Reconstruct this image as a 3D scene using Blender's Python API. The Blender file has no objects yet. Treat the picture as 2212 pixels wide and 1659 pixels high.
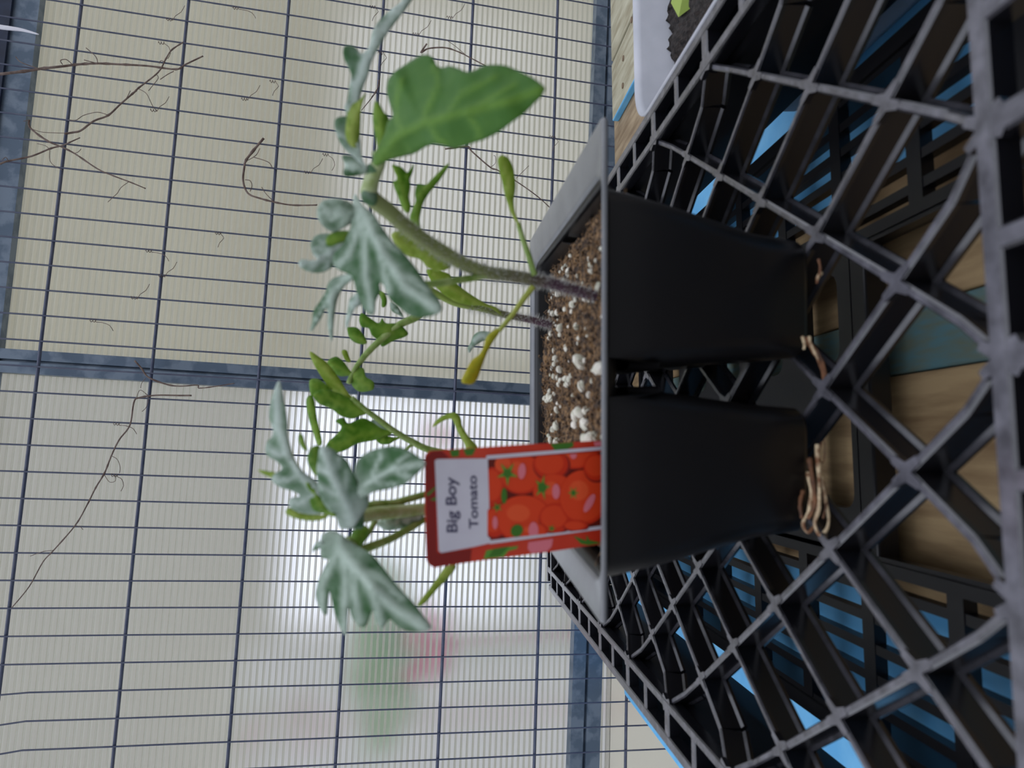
import bpy, bmesh, math, random
from mathutils import Vector, Matrix, noise
from mathutils.geometry import delaunay_2d_cdt
random.seed(7)
S = bpy.context.scene
C = S.collection
PI = math.pi

# ---------------------------------------------------------------- camera
F, IW, IH = 1500.0, 2212.0, 1659.0            # focal length in pixels of the 2212x1659 frame
H = .113                                      # camera height over the lattice deck (z = 0)
U = Vector((.996, -.004, .09)).normalized()   # world axes in (portrait right, portrait down, forward)
V = Vector((-.09, -.101, .991)); V = (V - U * U.dot(V)).normalized()
N = U.cross(V)
if N.y > 0: N = -N
M = Matrix((U, V, N))
right, down, fwd = M @ Vector((1, 0, 0)), M @ Vector((0, 1, 0)), M @ Vector((0, 0, 1))
cd = bpy.data.cameras.new('camera'); cam = bpy.data.objects.new('camera', cd); C.objects.link(cam)
R3 = Matrix((down, right, -fwd)).transposed()  # the phone was held upright, the picture lies on its side
cam.matrix_world = Matrix.Translation((0, 0, H)) @ R3.to_4x4()
cd.sensor_width = 36; cd.lens = 36 * F / IW
cd.clip_start = .01; cd.clip_end = 100
cd.dof.use_dof = True; cd.dof.focus_distance = .62; cd.dof.aperture_fstop = cd.lens / 1.5
S.camera = cam

# ---------------------------------------------------------------- world, light, exposure
S.view_settings.view_transform = 'Standard'; S.view_settings.look = 'None'
S.view_settings.gamma = 1; S.view_settings.use_curve_mapping = False
S.view_settings.exposure = 0.58
w = bpy.data.worlds.new('sky'); S.world = w; w.use_nodes = True
nt = w.node_tree; nt.nodes.clear()
o = nt.nodes.new('ShaderNodeOutputWorld'); bg = nt.nodes.new('ShaderNodeBackground')
tc = nt.nodes.new('ShaderNodeTexCoord'); sx = nt.nodes.new('ShaderNodeSeparateXYZ')
mr = nt.nodes.new('ShaderNodeMapRange'); cr = nt.nodes.new('ShaderNodeValToRGB')
nt.links.new(tc.outputs['Generated'], sx.inputs[0])
m1 = nt.nodes.new('ShaderNodeMath'); m1.operation = 'MULTIPLY_ADD'; m1.inputs[1].default_value = .55
nt.links.new(sx.outputs['Y'], m1.inputs[0]); nt.links.new(sx.outputs['Z'], m1.inputs[2])
mr.inputs['From Min'].default_value = -1.2; mr.inputs['From Max'].default_value = 1.2
nt.links.new(m1.outputs[0], mr.inputs['Value']); nt.links.new(mr.outputs[0], cr.inputs[0])
cr.color_ramp.elements[0].position = .25; cr.color_ramp.elements[0].color = (.10, .10, .11, 1)
cr.color_ramp.elements[1].position = .85; cr.color_ramp.elements[1].color = (.90, .95, 1.08, 1)
e = cr.color_ramp.elements.new(.5); e.color = (.55, .58, .64, 1)
nt.links.new(cr.outputs[0], bg.inputs[0]); bg.inputs[1].default_value = 1.15
nt.links.new(bg.outputs[0], o.inputs[0])

# ---------------------------------------------------------------- helpers
def ray(x, y): return M @ Vector(((829.5 - y) / F, (x - 1106) / F, 1.0))
O0 = Vector((0, 0, H))
def W(x, y, d): return O0 + ray(x, y) * d                       # point seen at (x, y), d metres deep
def Wz(x, y, z):
    r = ray(x, y); return O0 + r * ((z - H) / r.z)
wr, wd, wi = Vector((.9987, .0258, -.0436)), Vector((-.046, .104, -.9935)), Vector((-.0211, .9942, .1051))
wt = Vector((.4347, .7277, .4902)); SP = .0254; VR = 4.035
def Ww(x, y, off=0.):                                           # on the back wall plane, off metres behind the wires
    r = ray(x, y); t = ((wt - O0).dot(wi) + off) / r.dot(wi); return O0 + r * t
def wallp(j, h, off=0.): return wt - wr * (SP * j) + wd * (SP * VR * h) + wi * off

def tag(o, label=None, cat=None, group=None, kind=None):
    if label: o['label'] = label
    if cat: o['category'] = cat
    if group: o['group'] = group
    if kind: o['kind'] = kind
    return o
def empty(name, loc, label, cat, group=None):
    e = bpy.data.objects.new(name, None); C.objects.link(e); e.location = loc; e.empty_display_size = .01
    return tag(e, label, cat, group)
def link(name, me, mats, parent=None, smooth=True):
    for m in (mats if isinstance(mats, (list, tuple)) else [mats]): me.materials.append(m)
    o = bpy.data.objects.new(name, me); C.objects.link(o)
    if smooth:
        for p in me.polygons: p.use_smooth = True
    if parent:
        o.parent = parent; o.matrix_parent_inverse = Matrix.Translation(-parent.location)
        if parent.parent: o.matrix_parent_inverse = Matrix.Identity(4)
    return o
def build(name, bm, mats, parent=None, smooth=False):
    bmesh.ops.recalc_face_normals(bm, faces=bm.faces)
    me = bpy.data.meshes.new(name); bm.to_mesh(me); bm.free()
    return link(name, me, mats, parent, smooth)
def box(bm, lo, hi, R=None, mi=0, bev=0):
    lo, hi = Vector(lo), Vector(hi)
    vs = [bm.verts.new((x, y, z)) for x in (lo.x, hi.x) for y in (lo.y, hi.y) for z in (lo.z, hi.z)]
    if R is not None:
        for v in vs: v.co = R @ v.co
    fs = [bm.faces.new([vs[i] for i in f]) for f in ((0,1,3,2),(4,6,7,5),(0,4,5,1),(2,3,7,6),(0,2,6,4),(1,5,7,3))]
    for f in fs: f.material_index = mi
    if bev:
        ed = set(e for f in fs for e in f.edges)
        bmesh.ops.bevel(bm, geom=list(ed), offset=bev, segments=2, affect='EDGES', profile=.5)
def sweep(bm, a, b, prof, up=Vector((0, 0, 1)), mi=0):
    """prism from a to b with a closed profile of (side, up) pairs"""
    a, b = Vector(a), Vector(b); d = (b - a).normalized(); s = d.cross(up).normalized(); u = s.cross(d)
    r0 = [bm.verts.new(a + s * x + u * y) for x, y in prof]; r1 = [bm.verts.new(b + s * x + u * y) for x, y in prof]
    n = len(prof)
    for i in range(n):
        f = bm.faces.new((r0[i], r0[(i+1) % n], r1[(i+1) % n], r1[i])); f.material_index = mi
    bm.faces.new(r0[::-1]).material_index = mi; bm.faces.new(r1).material_index = mi
def crom(pts, n=6, closed=False):
    P = [Vector(p) for p in pts]; out = []; L = len(P)
    rng = range(L if closed else L - 1)
    for i in rng:
        p0 = P[(i-1) % L] if closed else P[max(i-1, 0)]; p1 = P[i]; p2 = P[(i+1) % L]
        p3 = P[(i+2) % L] if closed else P[min(i+2, L-1)]
        for k in range(n):
            t = k / n
            out.append(.5*((2*p1)+(-p0+p2)*t+(2*p0-5*p1+4*p2-p3)*t*t+(-p0+3*p1-3*p2+p3)*t**3))
    if not closed: out.append(P[-1])
    return out
def tube(bm, pts, rad, seg=8, sub=5, mi=0, caps=True):
    if sub > 1: q = crom(pts, sub)
    else: q = [Vector(p) for p in pts]
    n = len(q); rr = rad if callable(rad) else (lambda t: rad)
    rings = []; prev = None
    for i, p in enumerate(q):
        d = (q[min(i+1, n-1)] - q[max(i-1, 0)])
        d = d.normalized() if d.length > 1e-9 else Vector((0, 0, 1))
        if prev is None: s = d.orthogonal().normalized()
        else: s = (prev - d * prev.dot(d)); s = s.normalized() if s.length > 1e-6 else d.orthogonal().normalized()
        prev = s; u = d.cross(s); r = rr(i / (n-1))
        rings.append([bm.verts.new(p + (s*math.cos(2*PI*k/seg) + u*math.sin(2*PI*k/seg)) * r) for k in range(seg)])
    for a, b in zip(rings, rings[1:]):
        for k in range(seg): bm.faces.new((a[k], a[(k+1) % seg], b[(k+1) % seg], b[k])).material_index = mi
    if caps:
        bm.faces.new(rings[0][::-1]).material_index = mi; bm.faces.new(rings[-1]).material_index = mi
    return rings

# ---------------------------------------------------------------- materials
def srgb(r, g, b): return tuple(((c/255+.055)/1.055)**2.4 if c > 10 else c/255/12.92 for c in (r, g, b)) + (1,)
def mat(name, col, rough=.5, col2=None, scale=50, spec=.5, metal=0, trans=0, bump=0, bscale=200, contrast=(.35, .65), stretch=None, coat=0):
    m = bpy.data.materials.new(name); m.use_nodes = True; t = m.node_tree
    p = t.nodes['Principled BSDF']; p.inputs['Base Color'].default_value = col; p.inputs['Roughness'].default_value = rough
    p.inputs['Specular IOR Level'].default_value = spec; p.inputs['Metallic'].default_value = metal
    p.inputs['Coat Weight'].default_value = coat
    g = t.nodes.new('ShaderNodeTexCoord'); mp = t.nodes.new('ShaderNodeMapping'); t.links.new(g.outputs['Object'], mp.inputs[0])
    if stretch: mp.inputs['Scale'].default_value = stretch
    csock = None
    if col2:
        n = t.nodes.new('ShaderNodeTexNoise'); n.inputs['Scale'].default_value = scale; n.inputs['Detail'].default_value = 6
        t.links.new(mp.outputs[0], n.inputs['Vector'])
        r = t.nodes.new('ShaderNodeValToRGB'); r.color_ramp.elements[0].position = contrast[0]; r.color_ramp.elements[1].position = contrast[1]
        r.color_ramp.elements[0].color = col; r.color_ramp.elements[1].color = col2
        t.links.new(n.outputs[0], r.inputs[0]); t.links.new(r.outputs[0], p.inputs['Base Color']); csock = r.outputs[0]
    if bump:
        n2 = t.nodes.new('ShaderNodeTexNoise'); n2.inputs['Scale'].default_value = bscale; t.links.new(mp.outputs[0], n2.inputs['Vector'])
        b = t.nodes.new('ShaderNodeBump'); b.inputs['Strength'].default_value = bump; b.inputs['Distance'].default_value = .001
        t.links.new(n2.outputs[0], b.inputs['Height']); t.links.new(b.outputs[0], p.inputs['Normal'])
    if trans:
        tr = t.nodes.new('ShaderNodeBsdfTranslucent'); tr.inputs[0].default_value = col
        if csock: t.links.new(csock, tr.inputs[0])
        mx = t.nodes.new('ShaderNodeMixShader'); mx.inputs[0].default_value = trans
        t.links.new(p.outputs[0], mx.inputs[1]); t.links.new(tr.outputs[0], mx.inputs[2])
        t.links.new(mx.outputs[0], t.nodes['Material Output'].inputs[0])
    return m
def leafmat(name, green, vein, trans=.35, rough=.55, fuzz=.3):
    """blade colour and pale vein colour mixed by the leaf's own vein attribute, with mottled down"""
    m = bpy.data.materials.new(name); m.use_nodes = True; t = m.node_tree; p = t.nodes['Principled BSDF']
    a = t.nodes.new('ShaderNodeAttribute'); a.attribute_name = 'vein'
    g = t.nodes.new('ShaderNodeTexCoord'); n = t.nodes.new('ShaderNodeTexNoise'); n.inputs['Scale'].default_value = 260; n.inputs['Detail'].default_value = 5
    t.links.new(g.outputs['Object'], n.inputs['Vector'])
    ma = t.nodes.new('ShaderNodeMath'); ma.operation = 'MULTIPLY_ADD'; ma.inputs[1].default_value = fuzz; ma.use_clamp = True
    sub = t.nodes.new('ShaderNodeMath'); sub.operation = 'SUBTRACT'; sub.inputs[1].default_value = .42
    t.links.new(n.outputs[0], sub.inputs[0]); t.links.new(sub.outputs[0], ma.inputs[0]); t.links.new(a.outputs['Fac'], ma.inputs[2])
    mx = t.nodes.new('ShaderNodeMix'); mx.data_type = 'RGBA'; mx.inputs[6].default_value = green; mx.inputs[7].default_value = vein
    t.links.new(ma.outputs[0], mx.inputs[0]); t.links.new(mx.outputs[2], p.inputs['Base Color'])
    p.inputs['Roughness'].default_value = rough; p.inputs['Specular IOR Level'].default_value = .3
    p.inputs['Sheen Weight'].default_value = .15
    b = t.nodes.new('ShaderNodeBump'); b.inputs['Strength'].default_value = .4; b.inputs['Distance'].default_value = .0006
    t.links.new(n.outputs[0], b.inputs['Height']); t.links.new(b.outputs[0], p.inputs['Normal'])
    tr = t.nodes.new('ShaderNodeBsdfTranslucent'); t.links.new(mx.outputs[2], tr.inputs[0])
    ms = t.nodes.new('ShaderNodeMixShader'); ms.inputs[0].default_value = trans
    t.links.new(p.outputs[0], ms.inputs[1]); t.links.new(tr.outputs[0], ms.inputs[2]); t.links.new(ms.outputs[0], t.nodes['Material Output'].inputs[0])
    return m
def plastic_dusty(name, base, dust, rough, lo=.6, hi=.95, amt=.8, spec=.5):
    """black plastic with dry dust settled on its upward faces"""
    m = bpy.data.materials.new(name); m.use_nodes = True; t = m.node_tree; p = t.nodes['Principled BSDF']
    g = t.nodes.new('ShaderNodeNewGeometry'); s = t.nodes.new('ShaderNodeSeparateXYZ'); t.links.new(g.outputs['True Normal'], s.inputs[0])
    r = t.nodes.new('ShaderNodeMapRange'); r.inputs['From Min'].default_value = lo; r.inputs['From Max'].default_value = hi; r.inputs['To Max'].default_value = amt
    t.links.new(s.outputs['Z'], r.inputs['Value'])
    tc = t.nodes.new('ShaderNodeTexCoord'); n = t.nodes.new('ShaderNodeTexNoise'); n.inputs['Scale'].default_value = 180; n.inputs['Detail'].default_value = 7
    t.links.new(tc.outputs['Object'], n.inputs['Vector'])
    n2 = t.nodes.new('ShaderNodeMapRange'); n2.inputs['From Min'].default_value = .3; n2.inputs['From Max'].default_value = .7
    n2.inputs['To Min'].default_value = .35; t.links.new(n.outputs[0], n2.inputs['Value'])
    mu = t.nodes.new('ShaderNodeMath'); mu.operation = 'MULTIPLY'; t.links.new(r.outputs[0], mu.inputs[0]); t.links.new(n2.outputs[0], mu.inputs[1])
    mx = t.nodes.new('ShaderNodeMix'); mx.data_type = 'RGBA'; mx.inputs[6].default_value = base; mx.inputs[7].default_value = dust
    t.links.new(mu.outputs[0], mx.inputs[0]); t.links.new(mx.outputs[2], p.inputs['Base Color'])
    p.inputs['Roughness'].default_value = rough; p.inputs['Specular IOR Level'].default_value = spec
    return m
BLK = (.006, .006, .008, 1)
m_tray = plastic_dusty('dusty_black_plastic', BLK, srgb(150, 148, 158), .24, amt=.42, spec=.8)
m_slot = mat('black_slat_plastic', BLK, .35)
m_pot = mat('matt_black_pot', (.0035, .0035, .0045, 1), .38, col2=(.005, .0045, .005, 1), scale=30, spec=.4)
m_rim = mat('pot_rim_plastic', (.13, .135, .145, 1), .28, col2=(.17, .175, .185, 1), scale=60)  # same black plastic as the cells; its sheen is put into this grey colour
m_soil = mat('brown_potting_mix', srgb(46, 33, 25), .9, col2=srgb(140, 108, 72), scale=420, bump=1, bscale=900, contrast=(.4, .68))
m_dark = mat('dark_soil', srgb(18, 15, 14), .95, col2=srgb(48, 40, 36), scale=500, bump=1, bscale=800)
m_perl = mat('perlite_white', srgb(222, 216, 204), .8, col2=srgb(190, 190, 170), scale=300, bump=.5, bscale=900)
m_sil = leafmat('downy_silver_green_leaf', srgb(44, 92, 40), srgb(186, 202, 188), .25, fuzz=.75)
m_sil2 = leafmat('very_downy_leaf', srgb(70, 112, 68), srgb(190, 204, 194), .25, fuzz=1.0)
m_grn = leafmat('bright_green_leaf', srgb(98, 148, 34), srgb(158, 188, 84), .58, fuzz=.6)
m_big = leafmat('underside_green_leaf', srgb(70, 118, 40), srgb(104, 146, 52), .38, fuzz=.6)
m_yg = leafmat('yellow_green_leaf', srgb(142, 170, 50), srgb(180, 196, 100), .55, fuzz=.6)
m_yel = leafmat('yellow_seed_leaf', srgb(190, 180, 34), srgb(176, 178, 50), .45, fuzz=.5)
m_stem = mat('green_hairy_stem', srgb(146, 164, 96), .6, col2=srgb(184, 196, 150), scale=300, trans=.2)
m_stem2 = mat('light_green_petiole', srgb(118, 150, 62), .6, col2=srgb(160, 180, 110), scale=300, trans=.2)
m_hair = mat('pale_stem_hair', srgb(205, 205, 200), .5, trans=.4)
m_root = mat('cream_root', srgb(200, 178, 144), .6, col2=srgb(110, 70, 40), scale=260, contrast=(.45, .6))
m_rootb = mat('brown_root', srgb(120, 78, 48), .7, col2=srgb(70, 44, 28), scale=300)
m_wire = mat('blue_grey_wire', srgb(58, 66, 92), .4, spec=.6, col2=srgb(78, 84, 104), scale=90)
m_galv = mat('galvanised_steel', srgb(92, 108, 126), .42, col2=srgb(120, 134, 150), scale=55, metal=.35, contrast=(.44, .56))
m_darkst = mat('dark_blue_steel', srgb(28, 38, 60), .5, col2=srgb(40, 52, 78), scale=60)
m_vine = mat('dry_brown_vine', srgb(84, 66, 60), .8, col2=srgb(128, 112, 104), scale=150)
m_tie = mat('white_plastic', srgb(235, 235, 245), .35)
m_wood = mat('weathered_wood', srgb(170, 150, 122), .8, col2=srgb(128, 108, 84), scale=22, stretch=(6, .8, 6), bump=.3, bscale=60)
m_tan = mat('tan_wood', srgb(186, 158, 116), .8, col2=srgb(140, 112, 78), scale=22, stretch=(6, .8, 6), bump=.3, bscale=60)
m_grey = mat('bleached_wood', srgb(186, 182, 160), .85, col2=srgb(150, 142, 118), scale=22, stretch=(6, .8, 6))
m_blue = mat('sky_blue_paint', srgb(120, 194, 240), .6, col2=srgb(96, 178, 232), scale=40)
m_teal = mat('worn_teal_paint', srgb(92, 130, 136), .7, col2=srgb(110, 120, 104), scale=70, stretch=(4, .8, 4))
m_tub = mat('translucent_white_tub', srgb(226, 226, 232), .45, trans=.45, col2=srgb(206, 208, 214), scale=30)
m_nail = mat('rusty_nail', srgb(120, 100, 80), .6)

def panelmat(name, col, T):
    """frosted polycarbonate: scatters part of the light, lets a blurred view through"""
    m = bpy.data.materials.new(name); m.use_nodes = True; t = m.node_tree; t.nodes.clear()
    out = t.nodes.new('ShaderNodeOutputMaterial')
    tr = t.nodes.new('ShaderNodeBsdfTranslucent'); tr.inputs[0].default_value = col
    df = t.nodes.new('ShaderNodeBsdfDiffuse'); df.inputs[0].default_value = col
    rf = t.nodes.new('ShaderNodeBsdfRefraction'); rf.inputs['Roughness'].default_value = .42; rf.inputs['IOR'].default_value = 1.18
    rf.inputs[0].default_value = (1, 1, 1, 1)
    gl = t.nodes.new('ShaderNodeBsdfGlossy'); gl.inputs['Roughness'].default_value = .3
    a = t.nodes.new('ShaderNodeMixShader'); a.inputs[0].default_value = .25; t.links.new(tr.outputs[0], a.inputs[1]); t.links.new(df.outputs[0], a.inputs[2])
    b = t.nodes.new('ShaderNodeMixShader'); b.inputs[0].default_value = T; t.links.new(a.outputs[0], b.inputs[1]); t.links.new(rf.outputs[0], b.inputs[2])
    c = t.nodes.new('ShaderNodeMixShader'); c.inputs[0].default_value = .04; t.links.new(b.outputs[0], c.inputs[1]); t.links.new(gl.outputs[0], c.inputs[2])
    t.links.new(c.outputs[0], out.inputs[0]); return m
m_panA = panelmat('cream_polycarbonate', srgb(224, 220, 198), .66)
m_panB = panelmat('clear_polycarbonate', srgb(212, 216, 222), .80)
m_web = mat('polycarbonate_web', srgb(226, 226, 216), .35, trans=.82)

# ---------------------------------------------------------------- the back wall of the greenhouse
def wallslab(name, j0, j1, h0, h1, o0, o1, m, kind='structure', parent=None, bev=0, extra=None):
    bm = bmesh.new()
    R = Matrix((-wr, wd, wi)).transposed()
    box(bm, (SP*j0, SP*VR*h0, o0), (SP*j1, SP*VR*h1, o1), bev=bev)
    if extra: extra(bm)
    for v in bm.verts: v.co = wt + R @ v.co
    ob = build(name, bm, m, parent)
    if kind: ob['kind'] = kind
    return ob
PO = .035
JP = 13.9        # the post stands at this wire count; measured across it the wall goes left
def twinwall(name, j0, j1, h0, h1, m, pitch=.0064):
    """twin wall sheet: clear flutes with paler strips where the inner webs stand"""
    R = Matrix((-wr, wd, wi)).transposed(); ys = [(SP*VR*h0, 0)]; y = SP*VR*h0 + pitch*.5; end = SP*VR*h1
    while y < end-pitch:
        wv = .0005*math.sin(y*61)
        ys += [(y, 1), (y+.0009+wv*.5, 0), (y+.0014+wv*.5, 1), (y+.0022, 0)]; y += pitch
    ys.append((end, 0))
    bm = bmesh.new(); rows = []
    for y, _ in ys:
        rows.append([bm.verts.new(wt + R @ Vector((SP*j, y, o_))) for j, o_ in ((j0, PO), (j1, PO), (j1, PO+.0035), (j0, PO+.0035))])
    for (p, q, (_, mi)) in zip(rows, rows[1:], ys):
        for k in (0, 2): bm.faces.new((p[k], p[k+1], q[k+1], q[k])).material_index = mi
        bm.faces.new((p[1], p[2], q[2], q[1])).material_index = mi; bm.faces.new((p[3], p[0], q[0], q[3])).material_index = mi
    bm.faces.new(rows[0]); bm.faces.new(rows[-1])
    ob = build(name, bm, [m, m_web]); ob['kind'] = 'structure'
twinwall('wall_back_right', -14, JP+.3, -2, 5.95, m_panA)
twinwall('wall_back_left', JP+.3, 48, -2, 5.95, m_panB)
wallslab('wall_back_lower', -14, 48, 5.9, 9.5, PO, PO+.004, m_panA)

def strip(name, pA, pB, width, o0, depth, m, groove=True):
    """a rolled steel bar along the wall, edges pA-pB (one edge) with width towards +perp; kind structure"""
    A, B = pA, pB
    d = (B - A).normalized(); s = d.cross(wi).normalized()
    bm = bmesh.new(); w_ = width
    prof = [(0, 0), (0, depth), (.12*w_, depth*1.0), (.42*w_, depth), (.45*w_, depth*.62), (.50*w_, depth*.62), (.53*w_, depth), (.9*w_, depth), (w_, depth), (w_, 0)] if groove else [(0,0),(0,depth),(w_,depth),(w_,0)]
    r0 = [bm.verts.new(A + s*x - wi*y) for x, y in prof]; r1 = [bm.verts.new(B + s*x - wi*y) for x, y in prof]
    n = len(prof)
    for i in range(n): bm.faces.new((r0[i], r0[(i+1) % n], r1[(i+1) % n], r1[i]))
    bm.faces.new(r0[::-1]); bm.faces.new(r1)
    ob = build(name, bm, m); ob['kind'] = 'structure'; return ob
def ext(a, b, k0, k1): return a + (a-b)*k0, b + (b-a)*k1
# upright post between the two sheets
a, b = ext(Ww(0, 755, PO-.001), Ww(1141, 832, PO-.001), .25, .12)
q = Ww(700, 849, PO-.001); d = (b-a).normalized(); wdt = (q-a - d*(q-a).dot(d)).length
strip('trim_3', a, b, wdt if d.cross(wi).dot(q-a) > 0 else -wdt, 0, .012, m_galv)
# top rail
a, b = ext(Ww(99, 0, PO-.001), Ww(12, 745, PO-.001), .6, 1.6)
d = (b-a).normalized(); sg = 1 if d.cross(wi).dot(Ww(0, 300, PO)-Ww(99, 300, PO)) > 0 else -1
strip('trim_4', a, b, sg*.024, 0, .012, m_galv, False)
a2 = a + d.cross(wi).normalized()*sg*.024; b2 = b + d.cross(wi).normalized()*sg*.024
strip('trim_5', a2, b2, sg*.06, 0, .016, m_darkst)
# bottom rail
a, b = ext(Ww(1282, 0, PO-.001), Ww(1222, 1659, PO-.001), .5, .3)
d = (b-a).normalized(); sg = 1 if d.cross(wi).dot(Ww(1330, 300, PO)-Ww(1275, 300, PO)) > 0 else -1
q = Ww(1292, 1457, PO-.001); wdt = (q-a-d*(q-a).dot(d)).length
strip('trim_6', a, b, sg*wdt, 0, .014, m_galv)

# ---------------------------------------------------------------- welded wire mesh in front of it
root = empty('wire_mesh_panel', wallp(10, 6.6), 'blue-grey welded wire mesh with tall narrow openings standing before the frosted greenhouse wall', 'wire mesh')
for h in range(-1, 8):
    bm = bmesh.new(); tube(bm, [wallp(j, h, random.uniform(-.0006, .0006)) for j in range(-12, 47, 3)], .0017, 8, 2)
    build('horizontal_wire', bm, m_wire, root, True)
for j in range(-12, 47):
    bm = bmesh.new(); pts = []
    for k in range(-6, 30):
        h = k / 4; off = 0
        if j >= 26 and h < 0.2: off = min(.16, (j-25)*.07) * max(0, 1-abs(h+.05)/.7)     # slightly bent wires at the top left
        pts.append(wallp(j + off, h, -.0022 + .0003*math.sin(h*3+j)))
    tube(bm, pts, .00088, 6, 1)
    build('vertical_wire', bm, m_wire, root, True)

# ---------------------------------------------------------------- dead vines and tendrils on the mesh
def crop(ox, oy, s): return lambda pts: [(ox + x/s, oy + y/s) + tuple(r) for x, y, *r in pts]
c1, c2, c4, c5, c6, c7 = crop(0, 0, 2.37), crop(0, 600, 2.37), crop(600, 0, 2.766), crop(550, 380, 2.766), crop(550, 780, 2.676), crop(850, 880, 3.191)
def vine(px, r, label, sides=(), name='dried_vine', m=m_vine, off=-.006):
    p0 = Ww(*px[0], off)
    root = empty(name, p0, label, 'dead vine', 'dead vine pieces caught in the wire mesh')
    pts = [Ww(x, y, off + random.uniform(-.0012, .0012)) for x, y in px]
    bm = bmesh.new(); tube(bm, pts, lambda t: r*(1 - .45*t)*(1 + .35*(random.random() > .86)), 7, 5)
    build('stem', bm, m, root, True)
    for sp in sides:
        bm = bmesh.new(); tube(bm, [Ww(x, y, off-.002) for x, y in sp], r*.33, 5, 5); build('tendril', bm, m, root, True)
    return root
vine(c1([(0,380),(150,362),(210,352),(320,340),(400,330),(500,325),(620,330),(760,338),(900,355),(950,330),(1040,287)]), .0014,
     'thick dead vine running down from the top rail across the upper right wires',
     [c1([(500,325),(490,290),(440,245)]), c1([(500,325),(460,315),(430,307)]), c1([(890,365),(860,380),(820,407)]), c1([(370,330),(340,305),(310,310),(320,330)]), c1([(80,290),(110,320),(200,352)])])
vine(c1([(330,685),(375,678),(415,668),(480,620),(555,590),(620,530),(690,470),(710,450),(810,370),(850,300),(880,255),(940,215)]), .0011,
     'forked dead vine climbing diagonally under the thick vine at upper right',
     [c1([(555,590),(500,575),(430,590),(390,615),(350,615)]), c1([(710,455),(750,480),(780,540),(803,568)]), c1([(640,515),(655,490),(667,465)]), c1([(845,320),(825,310),(815,325)]), c1([(800,380),(810,400),(780,440),(760,465)])])
vine(c1([(150,615),(155,655),(240,720),(310,750),(380,785),(500,865),(580,900),(660,930),(745,965)]), .0010,
     'short dark dead vine slanting away from the crossing at the right',
     [c1([(160,660),(210,675),(270,680),(340,682)]), c1([(660,930),(620,960),(600,990),(578,1010),(552,1035)]), c1([(380,785),(400,778),(415,762)]), c1([(255,760),(255,820),(280,850),(320,870)]), c1([(120,620),(150,615)])])
vine(c1([(0,840),(40,825),(160,800),(260,760),(320,745),(365,725),(410,705)]), .0010,
     'pale dead vine crossing the top rail beside the short dark vine', [c1([(190,735),(230,745),(250,760)]), c1([(10,820),(30,805),(45,830)])])
v = c1([(1350,708),(1310,755),(1260,820),(1250,860),(1245,930),(1270,990),(1330,1015),(1420,1038),(1500,1050),(1610,1050)])
vine(v + c5([(370,172)]), .0013, 'hook-shaped dead vine curling alone in the middle of the right wall panel',
     [c1([(1270,820),(1310,795),(1330,760)]), c1([(1300,805),(1350,820),(1380,835),(1395,862)]), c1([(1255,920),(1280,925),(1290,950),(1280,980)]), c1([(1340,958),(1360,990),(1400,1030)])])
vine(c2([(980,603),(910,603),(800,602),(710,615),(685,640),(665,755),(610,830),(570,912),(535,1000),(490,1075),(445,1165),(385,1268),(275,1395),(220,1455),(150,1580),(60,1690)]), .0009,
     'long thin dead vine strung diagonally over the left wall panel',
     [c2([(570,912),(600,930),(615,970),(612,1000)]), c2([(535,1010),(560,1045),(590,1040),(590,1010)]), c2([(745,595),(760,610),(750,660),(727,685)]), c2([(275,1395),(220,1402),(155,1425)]), c2([(385,1268),(410,1275),(425,1290)]), c2([(700,620),(705,595),(720,575),(755,600)])])
vine(c2([(690,425),(725,465),(760,510),(850,545),(920,555),(1010,550),(1020,565),(1110,555),(1200,540)]), .0009,
     'kinked dead vine lying across the galvanised upright post', [c2([(745,515),(725,540),(720,565)])])
vine(c4([(890,262),(855,315),(900,290),(1000,285),(1080,310),(1150,345),(1245,395)]), .0010,
     'arched dead vine just behind the tip of the big right leaf', [c4([(1005,238),(1060,275),(1130,335)])])
vine(c4([(1000,890),(1130,875),(1160,905),(1270,1000),(1320,1020),(1450,1100),(1560,1180),(1625,1240)]), .0010,
     'dead vine slanting down behind the pale seed leaf to the pot rim', [c4([(1270,1000),(1300,975),(1300,935),(1290,930)]), c4([(1425,1065),(1460,1030),(1500,990)])])
vine(c4([(605,480),(600,515),(580,560),(500,660)]), .0008, 'short dead vine behind the top silvery leaf', [c4([(610,505),(560,580)])])
tl = [('single tendril coil on a wire near the top centre of the right panel', c1([(795,210)])[0]), ('tendril coil around a wire level with the hook-shaped vine', c1([(1215,850)])[0])]
def coil(px, label, grp, tail=((6, 8), (10, 22), (4, 34))):
    p = Ww(*px, -.0022); bm = bmesh.new()
    d = (Ww(px[0]+20, px[1]+2, -.0022) - p).normalized(); s = d.orthogonal().normalized(); u = d.cross(s)
    pts = [p + d*(.00045*k) + (s*math.cos(k*1.1) + u*math.sin(k*1.1))*.0014 for k in range(-9, 7)]
    pts += [Ww(px[0]+a+8, px[1]+b, -.005) for a, b in tail]
    tube(bm, pts, .00032, 5, 2)
    ob = build('tendril_coil', bm, m_vine, None, True)
    tag(ob, label, 'tendril', grp)
g = 'dry tendrils coiled round the thin wires'
lab = 'tiny dry tendril coiled round one of the thin upright wires'
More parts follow.
